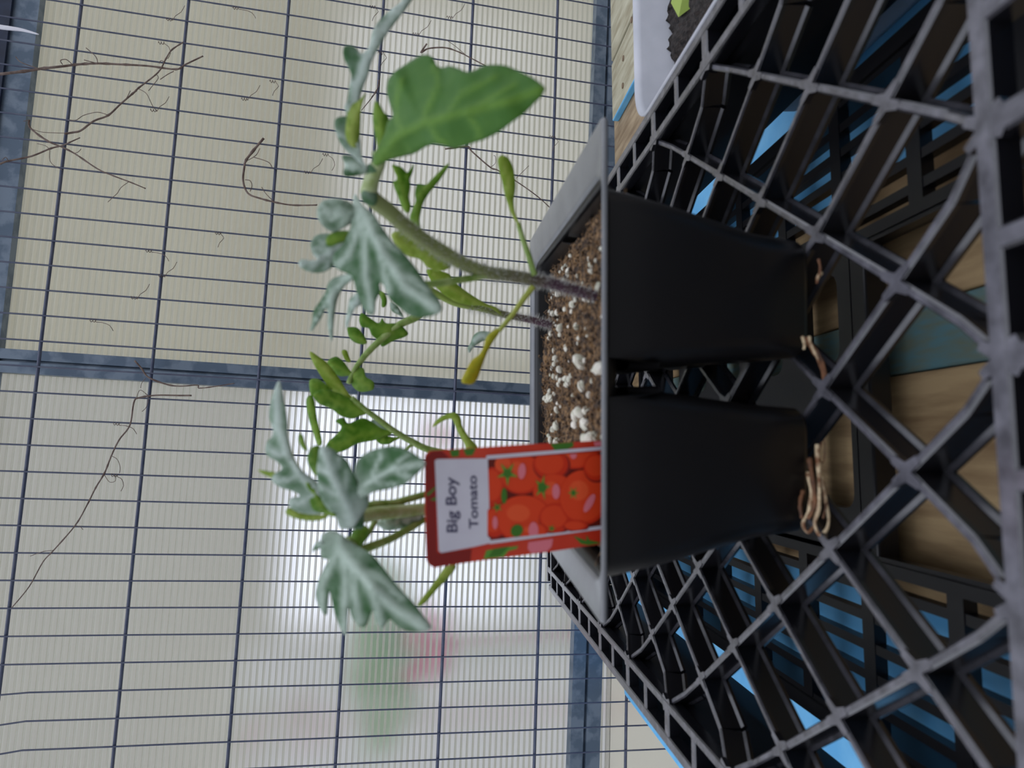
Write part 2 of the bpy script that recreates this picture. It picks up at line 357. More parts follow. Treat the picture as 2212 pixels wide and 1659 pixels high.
for q in [c1([(1210,42)])[0], c1([(830,220)])[0], c1([(870,100)])[0], c1([(1400,418)])[0], c1([(1255,508)])[0], c1([(765,1285)])[0], c1([(830,1412)])[0],
          c1([(790,565)])[0], c1([(1120,1195)])[0], c2([(690,103)])[0], c2([(480,220)])[0], c2([(600,748)])[0], c2([(590,1012)])[0], c4([(570,42)])[0],
          c4([(1030,105)])[0], c4([(828,205)])[0], c4([(1645,820)])[0], c4([(620,318)])[0], c4([(290,925)])[0], c4([(180,1030)])[0]]:
    coil(q, lab, g, random.choice([((6,8),(10,22),(4,34)), ((4,-8),(16,-16),(24,-30)), ((10,4),(26,10),(34,22)), ((3,10),(-6,20),(-10,30))]))
# white tie hanging in from the top
px = c1([(-90,120),(0,138),(60,146),(120,155),(198,176)])
bm = bmesh.new(); tube(bm, [Ww(x, y, -.012) for x, y in px], lambda t: .0024*(1-.75*t**2.5), 8, 5)
tag(build('cable_tie', bm, m_tie, None, True), 'white plastic tie tail poking in at the top right before the top rail', 'cable tie')

# ---------------------------------------------------------------- behind the wall: yard and far facade
bm = bmesh.new(); box(bm, (-6, -2, -1.02), (8, 9, -1.0)); b = build('floor', bm, mat('pale_concrete', srgb(176, 172, 164), .9, col2=srgb(150, 148, 142), scale=3)); b['kind'] = 'structure'
FY = 2.0
def fx(y, d=FY): return W(1106, y, d).x
def fz(x, d=FY): return W(x, 829.5, d).z
m_fac = mat('cream_facade', srgb(214, 207, 184), .9, col2=srgb(202, 195, 174), scale=2)
bm = bmesh.new()
def facade(x0, x1, z0, z1): box(bm, (x0, FY, z0), (x1, FY+.04, z1))
X0, X1, X2, X3 = fx(1335), fx(845), fx(760), fx(-40)
Z0, Z1 = fz(1185), fz(620)
x_lo, x_hi, z_hi = -2.6, 3.0, 2.6
facade(x_lo, X0, -1, z_hi); facade(X0, X1, Z1, z_hi); facade(X0, X1, -1, Z0); facade(X1, X2, -1, z_hi)
facade(X2, X3, fz(720), z_hi); facade(X2, X3, -1, fz(1300)); facade(X3, x_hi, -1, z_hi)
b = build('trim_7', bm, m_fac); b['kind'] = 'structure'
bm = bmesh.new(); box(bm, (X2-.02, FY-.03, fz(1300)-.1), (X3+.08, FY-.025, Z1+.2)); 
mc = mat('thin_white_diffuser', srgb(236, 234, 228), .9, trans=.75); t = mc.node_tree; mo = t.nodes['Material Output']
src = mo.inputs[0].links[0].from_socket; mx = t.nodes.new('ShaderNodeMixShader'); tt = t.nodes.new('ShaderNodeBsdfTransparent'); mx.inputs[0].default_value = .55
t.links.new(src, mx.inputs[1]); t.links.new(tt.outputs[0], mx.inputs[2]); t.links.new(mx.outputs[0], mo.inputs[0])
tag(build('light_diffuser', bm, mc), 'pale thin sheet added behind the frosted right wall panel to soften its bright opening', 'light_diffuser')  # invented see-through sheet that tones down the second facade opening
bm = bmesh.new(); box(bm, (x_lo, FY-.06, -1.0), (X0-.03, FY-.02, fz(560))); b = build('brightening_board', bm, mat('brightening_white', srgb(246, 244, 238), .8)); b['kind'] = 'structure'  # board added only to brighten what shows through the left panel
# blurred plants beyond the left panel
def shrub(name, px, d, rx, rz, cols, label, n=260, leaf=.016):
    c = W(px[0], px[1], d); bm = bmesh.new()
    for i in range(n):
        a = random.random()*2*PI; r = math.sqrt(random.random()); p = c + Vector((math.cos(a)*r*rx, random.uniform(-.05, .05), math.sin(a)*r*rz))
        q = Matrix.Rotation(random.random()*6, 3, 'X') @ Matrix.Rotation(random.random()*6, 3, 'Z')
        vs = [bm.verts.new(p + q @ Vector(k)*leaf) for k in ((0,0,0),(.45,.9,.1),(0,2,0),(-.45,.9,.1))]
        f = bm.faces.new(vs); f.material_index = random.randrange(len(cols))
    tube(bm, [c, c+Vector((.01, 0, (-1-c.z)*.5)), Vector((c.x, c.y, -1.0))], .004, 6, 3)
    return tag(build(name, bm, cols), label, 'plant')
gA = mat('outside_green', srgb(120, 186, 92), .7, trans=.4); gB = mat('outside_pale_green', srgb(176, 206, 140), .7, trans=.4); gP = mat('outside_pink', srgb(232, 120, 150), .7, trans=.3)
shrub('leafy_shrub', (830, 1415), 1.15, .15, .05, [gA, gB], 'blurred green plants beyond the left frosted wall panel', 420)
shrub('flowering_plant', (930, 1390), .98, .045, .03, [gP], 'blurred pink flowers beyond the left panel beside the green plants', 90, .012)
shrub('fallen_blossom', (600, 1570), 1.2, .05, .09, [gP, gB], 'faint pinkish plants low beyond the left wall panel near the corner', 60, .014)
shrub('red_blossom', (945, 940), 1.3, .02, .03, [mat('outside_red', srgb(235, 90, 90), .7)], 'small blurred red flower beyond the wall between post and tag', 30, .012)

# ---------------------------------------------------------------- bench planks
def plank(x0, x1, y0, y1, z, th, m, label, extra=None, tilt=0):
    bm = bmesh.new(); box(bm, (x0, y0, z-th), (x1, y1, z), bev=.0012)
    if extra:
        for f in bm.faces:
            f.material_index = extra(f.calc_center_median(), f.normal)
    cx = Vector(((x0+x1)/2, (y0+y1)/2, z-th)); 
    for v in bm.verts: v.co -= cx
    bmesh.ops.recalc_face_normals(bm, faces=bm.faces)
    me = bpy.data.meshes.new('wooden_plank'); bm.to_mesh(me); bm.free()
    ob = link('wooden_plank', me, m, None, False); ob.location = cx
    return tag(ob, label, 'plank', 'planks of the bench')
BZ = -.086
plank(-.268, -.1665, .02, .765, BZ, .018, [m_blue], 'blue-painted bench plank edging out beyond the left rim of the black tray')
plank(-.166, -.0665, .02, .765, BZ, .018, [m_blue], 'sky-blue bench plank glimpsed through the slots at the left under the tray')
plank(-.066, .0305, .02, .765, BZ, .018, [m_tan], 'tan bench plank under the middle of the tray left of the teal one')
plank(.031, .0585, .02, .765, BZ, .018, [m_teal], 'narrow worn teal bench plank between two tan ones')
plank(.059, .1215, .02, .765, BZ, .018, [m_tan], 'tan bench plank right of the narrow teal one')
plank(.122, .2205, .02, .765, BZ, .018, [m_blue], 'sky-blue bench plank glimpsed through the slots at the right under the tray')
plank(.221, .3235, .02, .765, BZ, .018, [m_wood], 'weathered brown bench plank under the white tub')
plank(.324, .4335, .02, .765, BZ, .018, [m_wood], 'weathered plank showing between tray rim and blue-edged board')
plank(.434, .60, .02, .765, BZ, .018, [m_wood], 'weathered plank at the far right under the bleached boards')
plank(.367, .434, .30, .742, BZ+.0078, .0075, [m_grey, m_blue], 'bleached board with sky-blue painted side edge lying by the wall', lambda c, n: 1 if c.x < .3685 or n.x < -.5 else 0)
plank(.438, .56, .30, .742, BZ+.0078, .0075, [m_grey], 'bleached board nearest the right frame edge behind the tub')
for x, y in ((1365, 43), (1347, 126), (1346, 185)):
    p = Wz(x, y, BZ+.0078); bm = bmesh.new(); bmesh.ops.create_cone(bm, cap_ends=True, segments=10, radius1=.0032, radius2=.003, depth=.002, matrix=Matrix.Translation(p))
    tag(build('nail', bm, m_nail), 'rusty nail head in the bleached boards by the wall', 'nail', 'nail heads in the bleached boards')

# ---------------------------------------------------------------- lower slotted tray
XL, XR, YN, YF = -.1244, .1583, .1248, .6239
root = empty('slotted_tray', (.017, .36, BZ), 'black slotted plastic tray lying on the bench under the lattice tray', 'tray')
SZ = -.068
def slats(x0, x1, y0, y1):
    bm = bmesh.new()
    n = round((x1-x0)/.0118); px_ = (x1-x0)/n
    for i in range(n+1): box(bm, (x0+i*px_-.0020, y0, SZ-.005), (x0+i*px_+.0020, y1, SZ))
    y = y0; 
    while y <= y1+.001: box(bm, (x0, y-.0040, SZ-.005), (x1, y+.0040, SZ+.0004)); y += .052
    return bm
build('slat_grid', slats(-.122, -.048, .13, .61), m_slot, root)
build('slat_grid', slats(.088, .156, .19, .61), m_slot, root)
bm = bmesh.new()
# middle web with rounded openings
def holed(bm, x0, x1, y0, y1, hole, z0, z1):
    hx0, hx1, hy0, hy1, r = hole; pts = []
    for cx, cy, a0 in ((hx1-r, hy1-r, 0), (hx0+r, hy1-r, 90), (hx0+r, hy0+r, 180), (hx1-r, hy0+r, 270)):
        for k in range(5): a = math.radians(a0+k*22.5); pts.append((cx+r*math.cos(a), cy+r*math.sin(a)))
    outer = []
    cx, cy = (hx0+hx1)/2, (hy0+hy1)/2
    for x, y in pts:
        dx, dy = x-cx, y-cy
        k = min(((x1-cx) if dx > 0 else (x0-cx))/dx if abs(dx) > 1e-9 else 1e9, ((y1-cy) if dy > 0 else (y0-cy))/dy if abs(dy) > 1e-9 else 1e9)
        outer.append((cx+dx*k, cy+dy*k))
    n = len(pts)
    T = [[bm.verts.new((p[0], p[1], z)) for p in L] for L in (outer, pts) for z in (z0, z1)]
    for i in range(n):
        j = (i+1) % n
        bm.faces.new((T[1][i], T[1][j], T[3][j], T[3][i])); bm.faces.new((T[0][i], T[2][i], T[2][j], T[0][j]))
        bm.faces.new((T[2][i], T[3][i], T[3][j], T[2][j])); bm.faces.new((T[0][i], T[0][j], T[1][j], T[1][i]))
    # fill the corners
    for cxn, cyn in ((x0, y0), (x0, y1), (x1, y0), (x1, y1)):
        best = sorted(range(n), key=lambda i: (outer[i][0]-cxn)**2+(outer[i][1]-cyn)**2)[:2]
        a, b = best
        for L in (T[0], T[1]):
            z = L[0].co.z; v = bm.verts.new((cxn, cyn, z)); bm.faces.new((L[a], L[b], v))
y = .288
for k in range(6):
    holed(bm, -.048, .030, y, y+.0537, (-.028, .018, y+.004, y+.042, .007), SZ-.006, SZ)
    holed(bm, .030, .088, y, y+.0537, (.038, .080, y+.010, y+.042, .007), SZ-.006, SZ)
    y += .0537
build('middle_web', bm, m_slot, root)
bm = bmesh.new()
box(bm, (-.048, .277, SZ-.010), (.088, .288, SZ), bev=.001)
box(bm, (-.1295, .115, BZ+.0003), (-.1225, .616, SZ+.002)); box(bm, (.1565, .115, BZ+.0003), (.1635, .616, SZ+.002))
box(bm, (-.1225, .61, BZ+.0003), (.1565, .616, SZ+.002)); box(bm, (-.053, .13, SZ-.012), (-.048, .61, SZ+.001)); box(bm, (.088, .19, SZ-.012), (.093, .61, SZ+.001))
box(bm, (.088, .181, SZ-.012), (.1565, .19, SZ+.001)); box(bm, (-.1225, .122, SZ-.012), (-.048, .13, SZ+.001))
build('frame', bm, m_slot, root)

# ---------------------------------------------------------------- lattice tray
root = empty('lattice_tray', (.017, .374, SZ), 'black plastic lattice tray with dusty diamond grid deck carrying the seedling pots', 'tray')
def nd(a, b):
    rim = (a+b in (-2, 10)) or (a-b in (-2, 14))
    return Vector((.1112-.02355*(a+b), .1961+.03565*(a-b), .0042 if rim else 0)), rim
prof = [(-.0011, -.0022), (-.0013, -.0006), (-.0007, 0), (.0007, 0), (.0013, -.0006), (.0011, -.0022), (.0008, -.0088), (.0019, -.0098), (.0017, -.0112), (-.0017, -.0112), (-.0019, -.0098), (-.0008, -.0088)]
bmA = bmesh.new(); bmB = bmA; bmN = bmA
nodes = [(a, b) for a in range(-12, 20) for b in range(-20, 20) if -2 <= a+b <= 10 and -2 <= a-b <= 14]
ns = set(nodes)
def rib(bm, p, q):
    (P, r1), (Q, r2) = nd(*p), nd(*q)
    if r1 and r2: return
    if r1 or r2:                                    # ends next to the raised edge ramp up to it
        if r2: P, Q = Q, P
        m = P.lerp(Q, .42); m.z = .0004
        sweep(bm, P, m, prof); sweep(bm, m, Q, prof)
    else: sweep(bm, P, Q, prof)
for a, b in nodes:
    if (a+1, b) in ns: rib(bmB, (a, b), (a+1, b))
    if (a, b+1) in ns: rib(bmA, (a, b), (a, b+1))
    P, r = nd(a, b)
    # filleted joint
    star = []
    da, db = Vector((-.02355, .03565)).normalized(), Vector((-.02355, -.03565)).normalized()
    for k, (dv, rr) in enumerate(((da, .0058), ((da+db).normalized(), .0024), (db, .0058), ((db-da).normalized(), .0020), (-da, .0058), (-(da+db).normalized(), .0024), (-db, .0058), ((da-db).normalized(), .0020))):
        n2 = dv
        if k % 2 == 0:
            s = Vector((-dv.y, dv.x)); star += [(dv*rr - s*.0011), (dv*rr + s*.0011)]
        else: star.append(dv*rr)
    star.sort(key=lambda v: math.atan2(v.y, v.x))
    top = [bmN.verts.new((P.x+v.x, P.y+v.y, P.z+.00015)) for v in star]; bot = [bmN.verts.new((P.x+v.x, P.y+v.y, P.z-.0020)) for v in star]
    bmN.faces.new(top); bmN.faces.new(bot[::-1])
    for i in range(len(star)): bmN.faces.new((top[i], bot[i], bot[(i+1) % len(star)], top[(i+1) % len(star)]))
build('lattice_deck', bmA, m_tray, root)
# edge band with slanted holes
bm = bmesh.new(); ZT = .0046; WB = .0165
flat = [(-.0013, -.006), (-.0013, -.0006), (-.0007, 0), (.0007, 0), (.0013, -.0006), (.0013, -.006)]
def rail(a, b, w_, h_=.006):
    sweep(bm, a, b, [(-w_/2, -h_), (-w_/2, -.0006), (-w_/2+.0006, 0), (w_/2-.0006, 0), (w_/2, -.0006), (w_/2, -h_)])
YFF = .1961+.03565*14
for X, s in ((XL, -1), (XR, 1)):
    rail((X, YN, ZT), (X, YFF, ZT), .0044); rail((X+s*WB, YN-.012, ZT), (X+s*WB, YFF+.012, ZT), .0055)
    k = 0; y = YN
    while y < YFF + .001:
        rail((X+s*.001, y, ZT-.0002), (X+s*WB, y, ZT-.0002), .0060 if k % 2 == 0 else .0046); y += .03565; k += 1
for Y, s in ((YN, -1), (YFF, 1)):
    rail((XL, Y, ZT-.0001), (XR, Y, ZT-.0001), .0050); rail((XL-.012, Y+s*WB*1.35, ZT), (XR+.012, Y+s*WB*1.35, ZT), .006)
    x = XL; k = 0
    while x < XR+.001:
        rail((x, Y+s*.001, ZT-.0002), (x, Y+s*WB*1.35, ZT-.0002), .0058 if k % 2 == 0 else .0048); x += .02355; k += 1
build('edge_band', bm, m_tray, root)
bm = bmesh.new(); t_ = .002; B0 = SZ+.0022
for X, s in ((XL-WB-.001, -1), (XR+WB+.001, 1)):
    box(bm, (X, YN-.02, B0), (X+s*t_, YFF+.02, .001))
for Y, s in ((YN-WB*1.35, -1), (YFF+WB*1.35, 1)):
    box(bm, (XL-WB-.001, Y, B0), (XR+WB+.001, Y+s*t_, .001))
# stiffening walls under the inner rails
for X in (XL, XR): box(bm, (X-.0010, YN, -.030), (X+.0010, YFF, .001))
build('side_wall', bm, mat('black_side_wall', BLK, .4), root)

# ---------------------------------------------------------------- white tub with soil
root = empty('white_tub', (.255, .27, BZ), 'translucent white plastic tub of dark soil standing right of the black tray', 'tub')
def rr2(x0, x1, y0, y1, r, z, n=8):
    out = []
    for cx, cy, a0 in ((x1-r, y1-r, 0), (x0+r, y1-r, 90), (x0+r, y0+r, 180), (x1-r, y0+r, 270)):
        for k in range(n+1): a = math.radians(a0+k*90/n); out.append(Vector((cx+r*math.cos(a), cy+r*math.sin(a), z)))
    return out
def loft(bm, loops, close_last=False, close_first=False):
    L = [[bm.verts.new(p) for p in lp] for lp in loops]; n = len(L[0])
    for a, b in zip(L, L[1:]):
        for i in range(n): bm.faces.new((a[i], a[(i+1) % n], b[(i+1) % n], b[i]))
    if close_last: bm.faces.new(L[-1])
    if close_first: bm.faces.new(L[0][::-1])
tx0, tx1, ty0, ty1 = .1765, .335, .16, .368
def tl_(d, r, z): return rr2(tx0+d, tx1-d, ty0+d, ty1-d, r, z)
bm = bmesh.new()
loft(bm, [tl_(.009, .016, BZ+.0006), tl_(.006, .018, BZ+.006), tl_(.0015, .022, .001), tl_(.0, .0235, .0035), tl_(.0, .0235, .0050), tl_(.0012, .0225, .0054), tl_(.0028, .021, .001), tl_(.0074, .0166, BZ+.006), tl_(.010, .015, BZ+.0022)], True, True)
build('bucket', bm, m_tub, root, True)
bm = bmesh.new(); nx_, ny_ = 80, 100; G = []
for j in range(ny_+1):
    row = []
    for i in range(nx_+1):
        u_, v_ = i/nx_, j/ny_; x = tx0+.0042+(tx1-tx0-.0084)*u_; y = ty0+.0042+(ty1-ty0-.0084)*v_
        # square off into the rounded corners
        cx = max(tx0+.024, min(tx1-.024, x)); cy = max(ty0+.024, min(ty1-.024, y)); dx, dy = x-cx, y-cy; rr = math.hypot(dx, dy)
        if rr > .0195: x, y = cx+dx*.0195/rr, cy+dy*.0195/rr
        row.append(bm.verts.new((x, y, -.015 + .004*noise.noise(Vector((x, y, 0))*70) + .0022*noise.noise(Vector((x, y, 1))*350) + (.0012*noise.noise(Vector((x, y, 2))*900)))))
    G.append(row)
for j in range(ny_):
    for i in range(nx_): bm.faces.new((G[j][i], G[j][i+1], G[j+1][i+1], G[j+1][i]))
tag(build('dark_soil', bm, m_dark, None, False), 'dark peaty soil filling the white tub at the right', 'soil', kind='stuff')

# ---------------------------------------------------------------- the four-cell pot pack
OX, OY, HZ = .0218, .1917, .067
ex, ey = Vector((.9971, -.0763, 0)), Vector((.0763, .9971, 0))
def pk(x, y, z): return Vector((OX, OY, 0)) + ex*x + ey*y + Vector((0, 0, z))
root = empty('seedling_pot_pack', pk(0, .08, 0), 'black plastic four-cell seedling pot pack on the lattice tray', 'plant pot')
def rrect(x0, x1, y0, y1, r, n=6):
    out = []
    for cx, cy, a0 in ((x1-r, y1-r, 0), (x0+r, y1-r, 90), (x0+r, y0+r, 180), (x1-r, y0+r, 270)):
        for k in range(n+1): a = math.radians(a0+k*90/n); out.append((cx+r*math.cos(a), cy+r*math.sin(a)))
    return out
bm = bmesh.new(); HX, DY = .0722, .1625
def lp(x0, x1, y0, y1, r, z, f=None): return [pk(x, y, z + (f(x, y) if f else 0)) for x, y in rrect(x0, x1, y0, y1, r)]
def lift(x, y):      # corners of the flange flare up a little
    return .0012*max(0, (abs(x)-.055)/.017)**2
loft(bm, [lp(-HX+.0004, HX-.0004, .0004, DY-.0004, .0014, HZ-.0019, lift), lp(-HX, HX, 0, DY, .0016, HZ-.0012, lift), lp(-HX+.0003, HX-.0003, .0003, DY-.0003, .0016, HZ-.0003, lift), lp(-HX+.001, HX-.001, .0010, DY-.001, .0020, HZ, lift),
          lp(-.064, .060, .0045, .1602, .010, HZ-.0002), lp(-.0620, .0580, .0055, .1580, .010, HZ-.0014)])
ob = build('rim', bm, m_rim, root, True); md = ob.modifiers.new('thickness', 'SOLIDIFY'); md.thickness = .0006; md.offset = -1
bm = bmesh.new(); loft(bm, [lp(-.0620, .0580, .0055, .1580, .010, HZ-.0014), lp(-.0612, .0574, .0064, .1570, .010, HZ-.003), lp(-.060, .0565, .0075, .1530, .010, HZ-.0052, lambda x, y: -.012*(y > .02))])
ob = build('inner_wall', bm, m_pot, root, True); md = ob.modifiers.new('thickness', 'SOLIDIFY'); md.thickness = .0006; md.offset = -1
for (tx0, tx1), (bx0, bx1) in (((.0, .0545), (.0045, .0415)), ((-.0615, -.0045), (-.0500, -.0112))):
    for (ty0, ty1), (by0, by1) in (((.0042, .0735), (.0100, .062)), ((.0775, .1505), (.086, .142))):
        if ty0 > .05: tx0_, tx1_ = (tx0 if tx0 < -.03 else .0065), (tx1 if tx1 > .03 else -.0090)
        else: tx0_, tx1_ = tx0, tx1
        bm = bmesh.new(); loops = []
        for k in range(9):
            t = k/8; z = (HZ-.0022)*(1-t) + .0102*t if k < 8 else .0068; t2 = t**1.15
            loops.append(lp(tx0_+(bx0-tx0)*t2, tx1_+(bx1-tx1)*t2, ty0+(by0-ty0)*t2, ty1+(by1-ty1)*t2, .007, z if z > .0115 else .0102, (lambda x, y: -.016 if (.068 < y < .083 and abs(x) < .0535 or -.0095 < x < .007) and not (y < .0055) else 0) if k == 0 else None))
        loops[-1] = lp(bx0, bx1, by0, by1, .007, .0024)
        loops.append(lp(bx0+.0012, bx1-.0012, by0+.0012, by1-.0012, .006, .0008))
        loft(bm, loops, close_last=True)
        build('cell', bm, m_pot, root, True)
# soil
bm = bmesh.new(); nx, ny = 150, 170; g_ = []
for j in range(ny+1):
    row = []
    for i in range(nx+1):
        x = -.0583 + .1125*i/nx; y = .0085 + .143*j/ny
        e_ = min(x+.0585, .056-x, y-.0085, .1515-y)
        e2_ = min(x+.0585, .056-x, .1515-y)
        z = HZ-.0040 - .0035*math.exp(-max(e2_, 0)/.003) + .0028*noise.noise(Vector((x*45, y*45, 1))) + .0016*noise.noise(Vector((x*160, y*160, 3))) + .0011*noise.noise(Vector((x*480, y*480, 7)))
        z -= .0012*max(0, (y-.095)/.05)
        if x > .022: z -= .0016
        row.append(bm.verts.new(pk(x, y, z)))
    g_.append(row)
def soilz(x, y): 
    i = min(nx, max(0, round((x+.0583)/.1125*nx))); j = min(ny, max(0, round((y-.0085)/.143*ny))); return g_[j][i].co.z
SZT = {}
for j in range(ny):
    for i in range(nx): bm.faces.new((g_[j][i], g_[j][i+1], g_[j+1][i+1], g_[j+1][i]))
def crumb(bm, p, r, sq=.8, sub=1, irr=.25):
    ret = bmesh.ops.create_icosphere(bm, subdivisions=sub, radius=1)
    q = Matrix.Rotation(random.random()*6, 3, 'X') @ Matrix.Rotation(random.random()*6, 3, 'Z')
    sc = Vector((r*random.uniform(.8, 1.5), r, r*sq))
    for v in ret['verts']:
        c = v.co * (1 + random.uniform(-irr, irr)); v.co = p + q @ Vector((c.x*sc.x, c.y*sc.y, c.z*sc.z))
spots = []
for _ in range(1500):
    x, y = random.uniform(-.057, .0535), random.uniform(.0105, .150); spots.append((x, y, soilz(x, y)))
for x, y, z in spots:
    crumb(bm, pk(x, y, z+.0003), random.uniform(.0004, .0011), .8)
pl = []
for _ in range(700):                                     # fibres
    x, y = random.uniform(-.056, .054), random.uniform(.011, .150); z = soilz(x, y)
    a = random.random()*6.28; L = random.uniform(.002, .006); p = pk(x, y, z+.0004); dv = Vector((math.cos(a)*L, math.sin(a)*L, random.uniform(0, .0025)))
    tube(bm, [p, p+dv*.5+Vector((0, 0, random.uniform(0, .0012))), p+dv], .00016, 4, 1)
for x, y, z in [(random.uniform(-.052, .05), random.uniform(.012, .14), 0) for _ in range(170)]:
    z = soilz(x, y); r = random.choice([.0006, .0008, .0010, .0013, .0017]); r *= .9 if x > 0 else 1.25; pl.append((x, y, z, r))
for x, y, r in ((-.028, .016, .0032), (-.022, .030, .0026), (-.030, .045, .0026), (-.015, .060, .0024), (-.035, .085, .0024), (-.030, .110, .0024), (.001, .020, .0022), (.004, .045, .0022)):
    pl.append((x, y, soilz(x, y), r))
tag(build('potting_soil', bm, m_soil), 'brown fibrous potting soil filling the black seedling pack', 'soil', kind='stuff')
bm = bmesh.new()
for x, y, z, r in pl: crumb(bm, pk(x, y, z+r*.55), r, .75, 2, .1)
tag(build('perlite', bm, m_perl, None, True), 'white perlite crumbs scattered over the brown potting soil', 'perlite', kind='stuff')
# roots out of the drain holes
def roots(label, strands, cat='roots'):
    r0 = empty('root_bundle', W(*strands[0][0][0][:2], strands[0][0][0][2]), label, cat)
    for pts, r, m in strands:
        bm = bmesh.new(); tube(bm, [W(*p) for p in pts], lambda t: .62*r*(1-.3*t)*(1+.2*math.sin(t*23)), 7, 5); build('root', bm, m, r0, True)
dd = .212
roots('curled cream roots hanging from the base of the left front cell', [
    ([(1745, 1020, dd), (1752, 1060, dd-.003), (1748, 1100, dd-.003), (1735, 1130, dd-.001), (1745, 1150, dd-.002), (1760, 1135, dd-.002)], .0010, m_root),
    ([(1765, 960, dd), (1768, 1010, dd-.002), (1770, 1060, dd-.004), (1768, 1100, dd-.004), (1760, 1130, dd-.003), (1770, 1155, dd-.004), (1785, 1145, dd-.004), (1790, 1120, dd-.003), (1783, 1080, dd-.003), (1775, 1030, dd-.002)], .0011, m_root),
    ([(1775, 955, dd), (1768, 985, dd-.001), (1778, 1000, dd-.001), (1782, 970, dd-.001), (1780, 950, dd)], .0004, m_rootb),
    ([(1748, 990, dd), (1756, 1040, dd-.003), (1760, 1090, dd-.004), (1745, 1120, dd-.003)], .0013, m_rootb),
    ([(1735, 1060, dd), (1728, 1090, dd-.002), (1733, 1120, dd-.002)], .0011, m_rootb),
    ([(1778, 1040, dd), (1785, 1080, dd-.003), (1778, 1120, dd-.004)], .0007, m_rootb)])
dd = .208
roots('brown root tuft between the two front cells', [
    ([(1733, 728, dd), (1738, 745, dd-.002), (1736, 755, dd-.002)], .0008, m_root),
    ([(1740, 730, dd), (1755, 755, dd-.002), (1768, 775, dd-.002), (1776, 800, dd-.002), (1782, 825, dd-.001)], .0011, m_rootb),
    ([(1745, 735, dd), (1765, 760, dd-.003), (1778, 785, dd-.003), (1784, 812, dd-.002)], .0009, m_rootb),
    ([(1748, 728, dd), (1752, 745, dd-.003), (1762, 765, dd-.003), (1770, 785, dd-.003)], .0008, m_root)])
dd = .203
roots('tiny root tip at the base of the right front cell', [
    ([(1768, 560, dd), (1772, 580, dd-.001), (1768, 600, dd-.001), (1764, 612, dd-.001)], .0006, m_rootb),
    ([(1774, 590, dd), (1767, 598, dd-.001), (1765, 606, dd-.001)], .0009, m_root)])

# ---------------------------------------------------------------- plant tag
g0, g1 = .2072, .1842      # depth at the rim and at the top edge
TL, TRt, BR, BL = W(917, 1225, g1), W(914, 974, g1), W(1307.6, 951.5, g0), W(1307.6, 1174.6, g0)
tn = (TRt-TL).cross(BL-TL).normalized()
if tn.dot(O0-TL) < 0: tn = -tn
def tp(x, y, off=0.):      # a point of the tag's printed face
    X_, Y_ = 850 + x/3.191, 880 + y/3.191
    r = ray(X_, Y_); t = (TL + tn*off - O0).dot(tn)/r.dot(tn); return O0 + r*t
root = empty('plant_tag', tp(1560, 590), 'red tomato picture plant tag with white name panel stuck in the soil', 'plant tag')
edge = [(215, 345), (222, 322), (250, 300), (450, 285), (1000, 250), (1455, 228), (1700, 214), (1760, 300), (1990, 560), (1960, 600), (1750, 850), (1690, 905), (1460, 940), (1290, 962), (1100, 992), (800, 1030), (560, 1062), (330, 1096), (285, 1105), (250, 1088), (228, 1050), (215, 700)]
bm = bmesh.new(); f0 = [bm.verts.new(tp(x, y, 0)) for x, y in edge]; f1 = [bm.verts.new(tp(x, y, -.0004)) for x, y in edge]
bm.faces.new(f0); bm.faces.new(f1[::-1])
for i in range(len(edge)): bm.faces.new((f0[i], f1[i], f1[(i+1) % len(edge)], f0[(i+1) % len(edge)]))
def pm(name, c, r=.5, s=.35): return mat(name, srgb(*c), r, spec=s)
m_red = mat('tag_red_print', srgb(196, 44, 20), .45, col2=srgb(206, 62, 36), scale=60)
ob = build('tag_card', bm, m_red, root)
def shape(bm, pts, off, mi=0):
    vs = [bm.verts.new(tp(x, y, off)) for x, y in pts]; f = bm.faces.new(vs); f.material_index = mi
def ell(cx, cy, rx, ry, rot=0, n=28):
    return [(cx + rx*math.cos(a)*math.cos(rot) - ry*math.sin(a)*math.sin(rot), cy + rx*math.cos(a)*math.sin(rot) + ry*math.sin(a)*math.cos(rot)) for a in [2*PI*k/n for k in range(n)]]
# photo print: colours flat as printed
cols = [pm('print_dark', (104, 26, 16)), pm('print_red', (206, 48, 18)), pm('print_bright_red', (222, 66, 28)), pm('print_orange', (232, 86, 44)), pm('print_pink', (226, 122, 134)), pm('print_green', (66, 116, 38)), pm('print_light_green', (96, 150, 56)), pm('print_maroon', (132, 30, 24))]
bm = bmesh.new()
px0, px1 = 648, 1446
def yt(x): return 360 - (x-648)*.0665
def yb(x): return 915 - (x-648)*.104
def clipq(pts):                                   # keep the print inside the picture window
    out = []
    for x, y in pts:
        x = min(max(x, px0), px1+10); out.append((x, min(max(y, yt(x)), yb(x))))
    return out
shape(bm, [(px0, yt(px0)), (px1+10, yt(px1)), (px1+10, yb(px1)), (px0, yb(px0))], .00006, 0)
toms = [(690, 560, 95, 150, 1), (880, 460, 150, 140, 2), (760, 400, 60, 60, 3), (1250, 330, 160, 95, 2), (1090, 400, 130, 110, 1), (1110, 590, 150, 130, 2), (700, 800, 90, 110, 1), (900, 770, 200, 165, 2), (1120, 770, 120, 110, 1), (1310, 620, 170, 190, 2), (1400, 420, 90, 100, 1), (960, 860, 100, 60, 2), (1260, 820, 90, 40, 1)]
lay = .00009
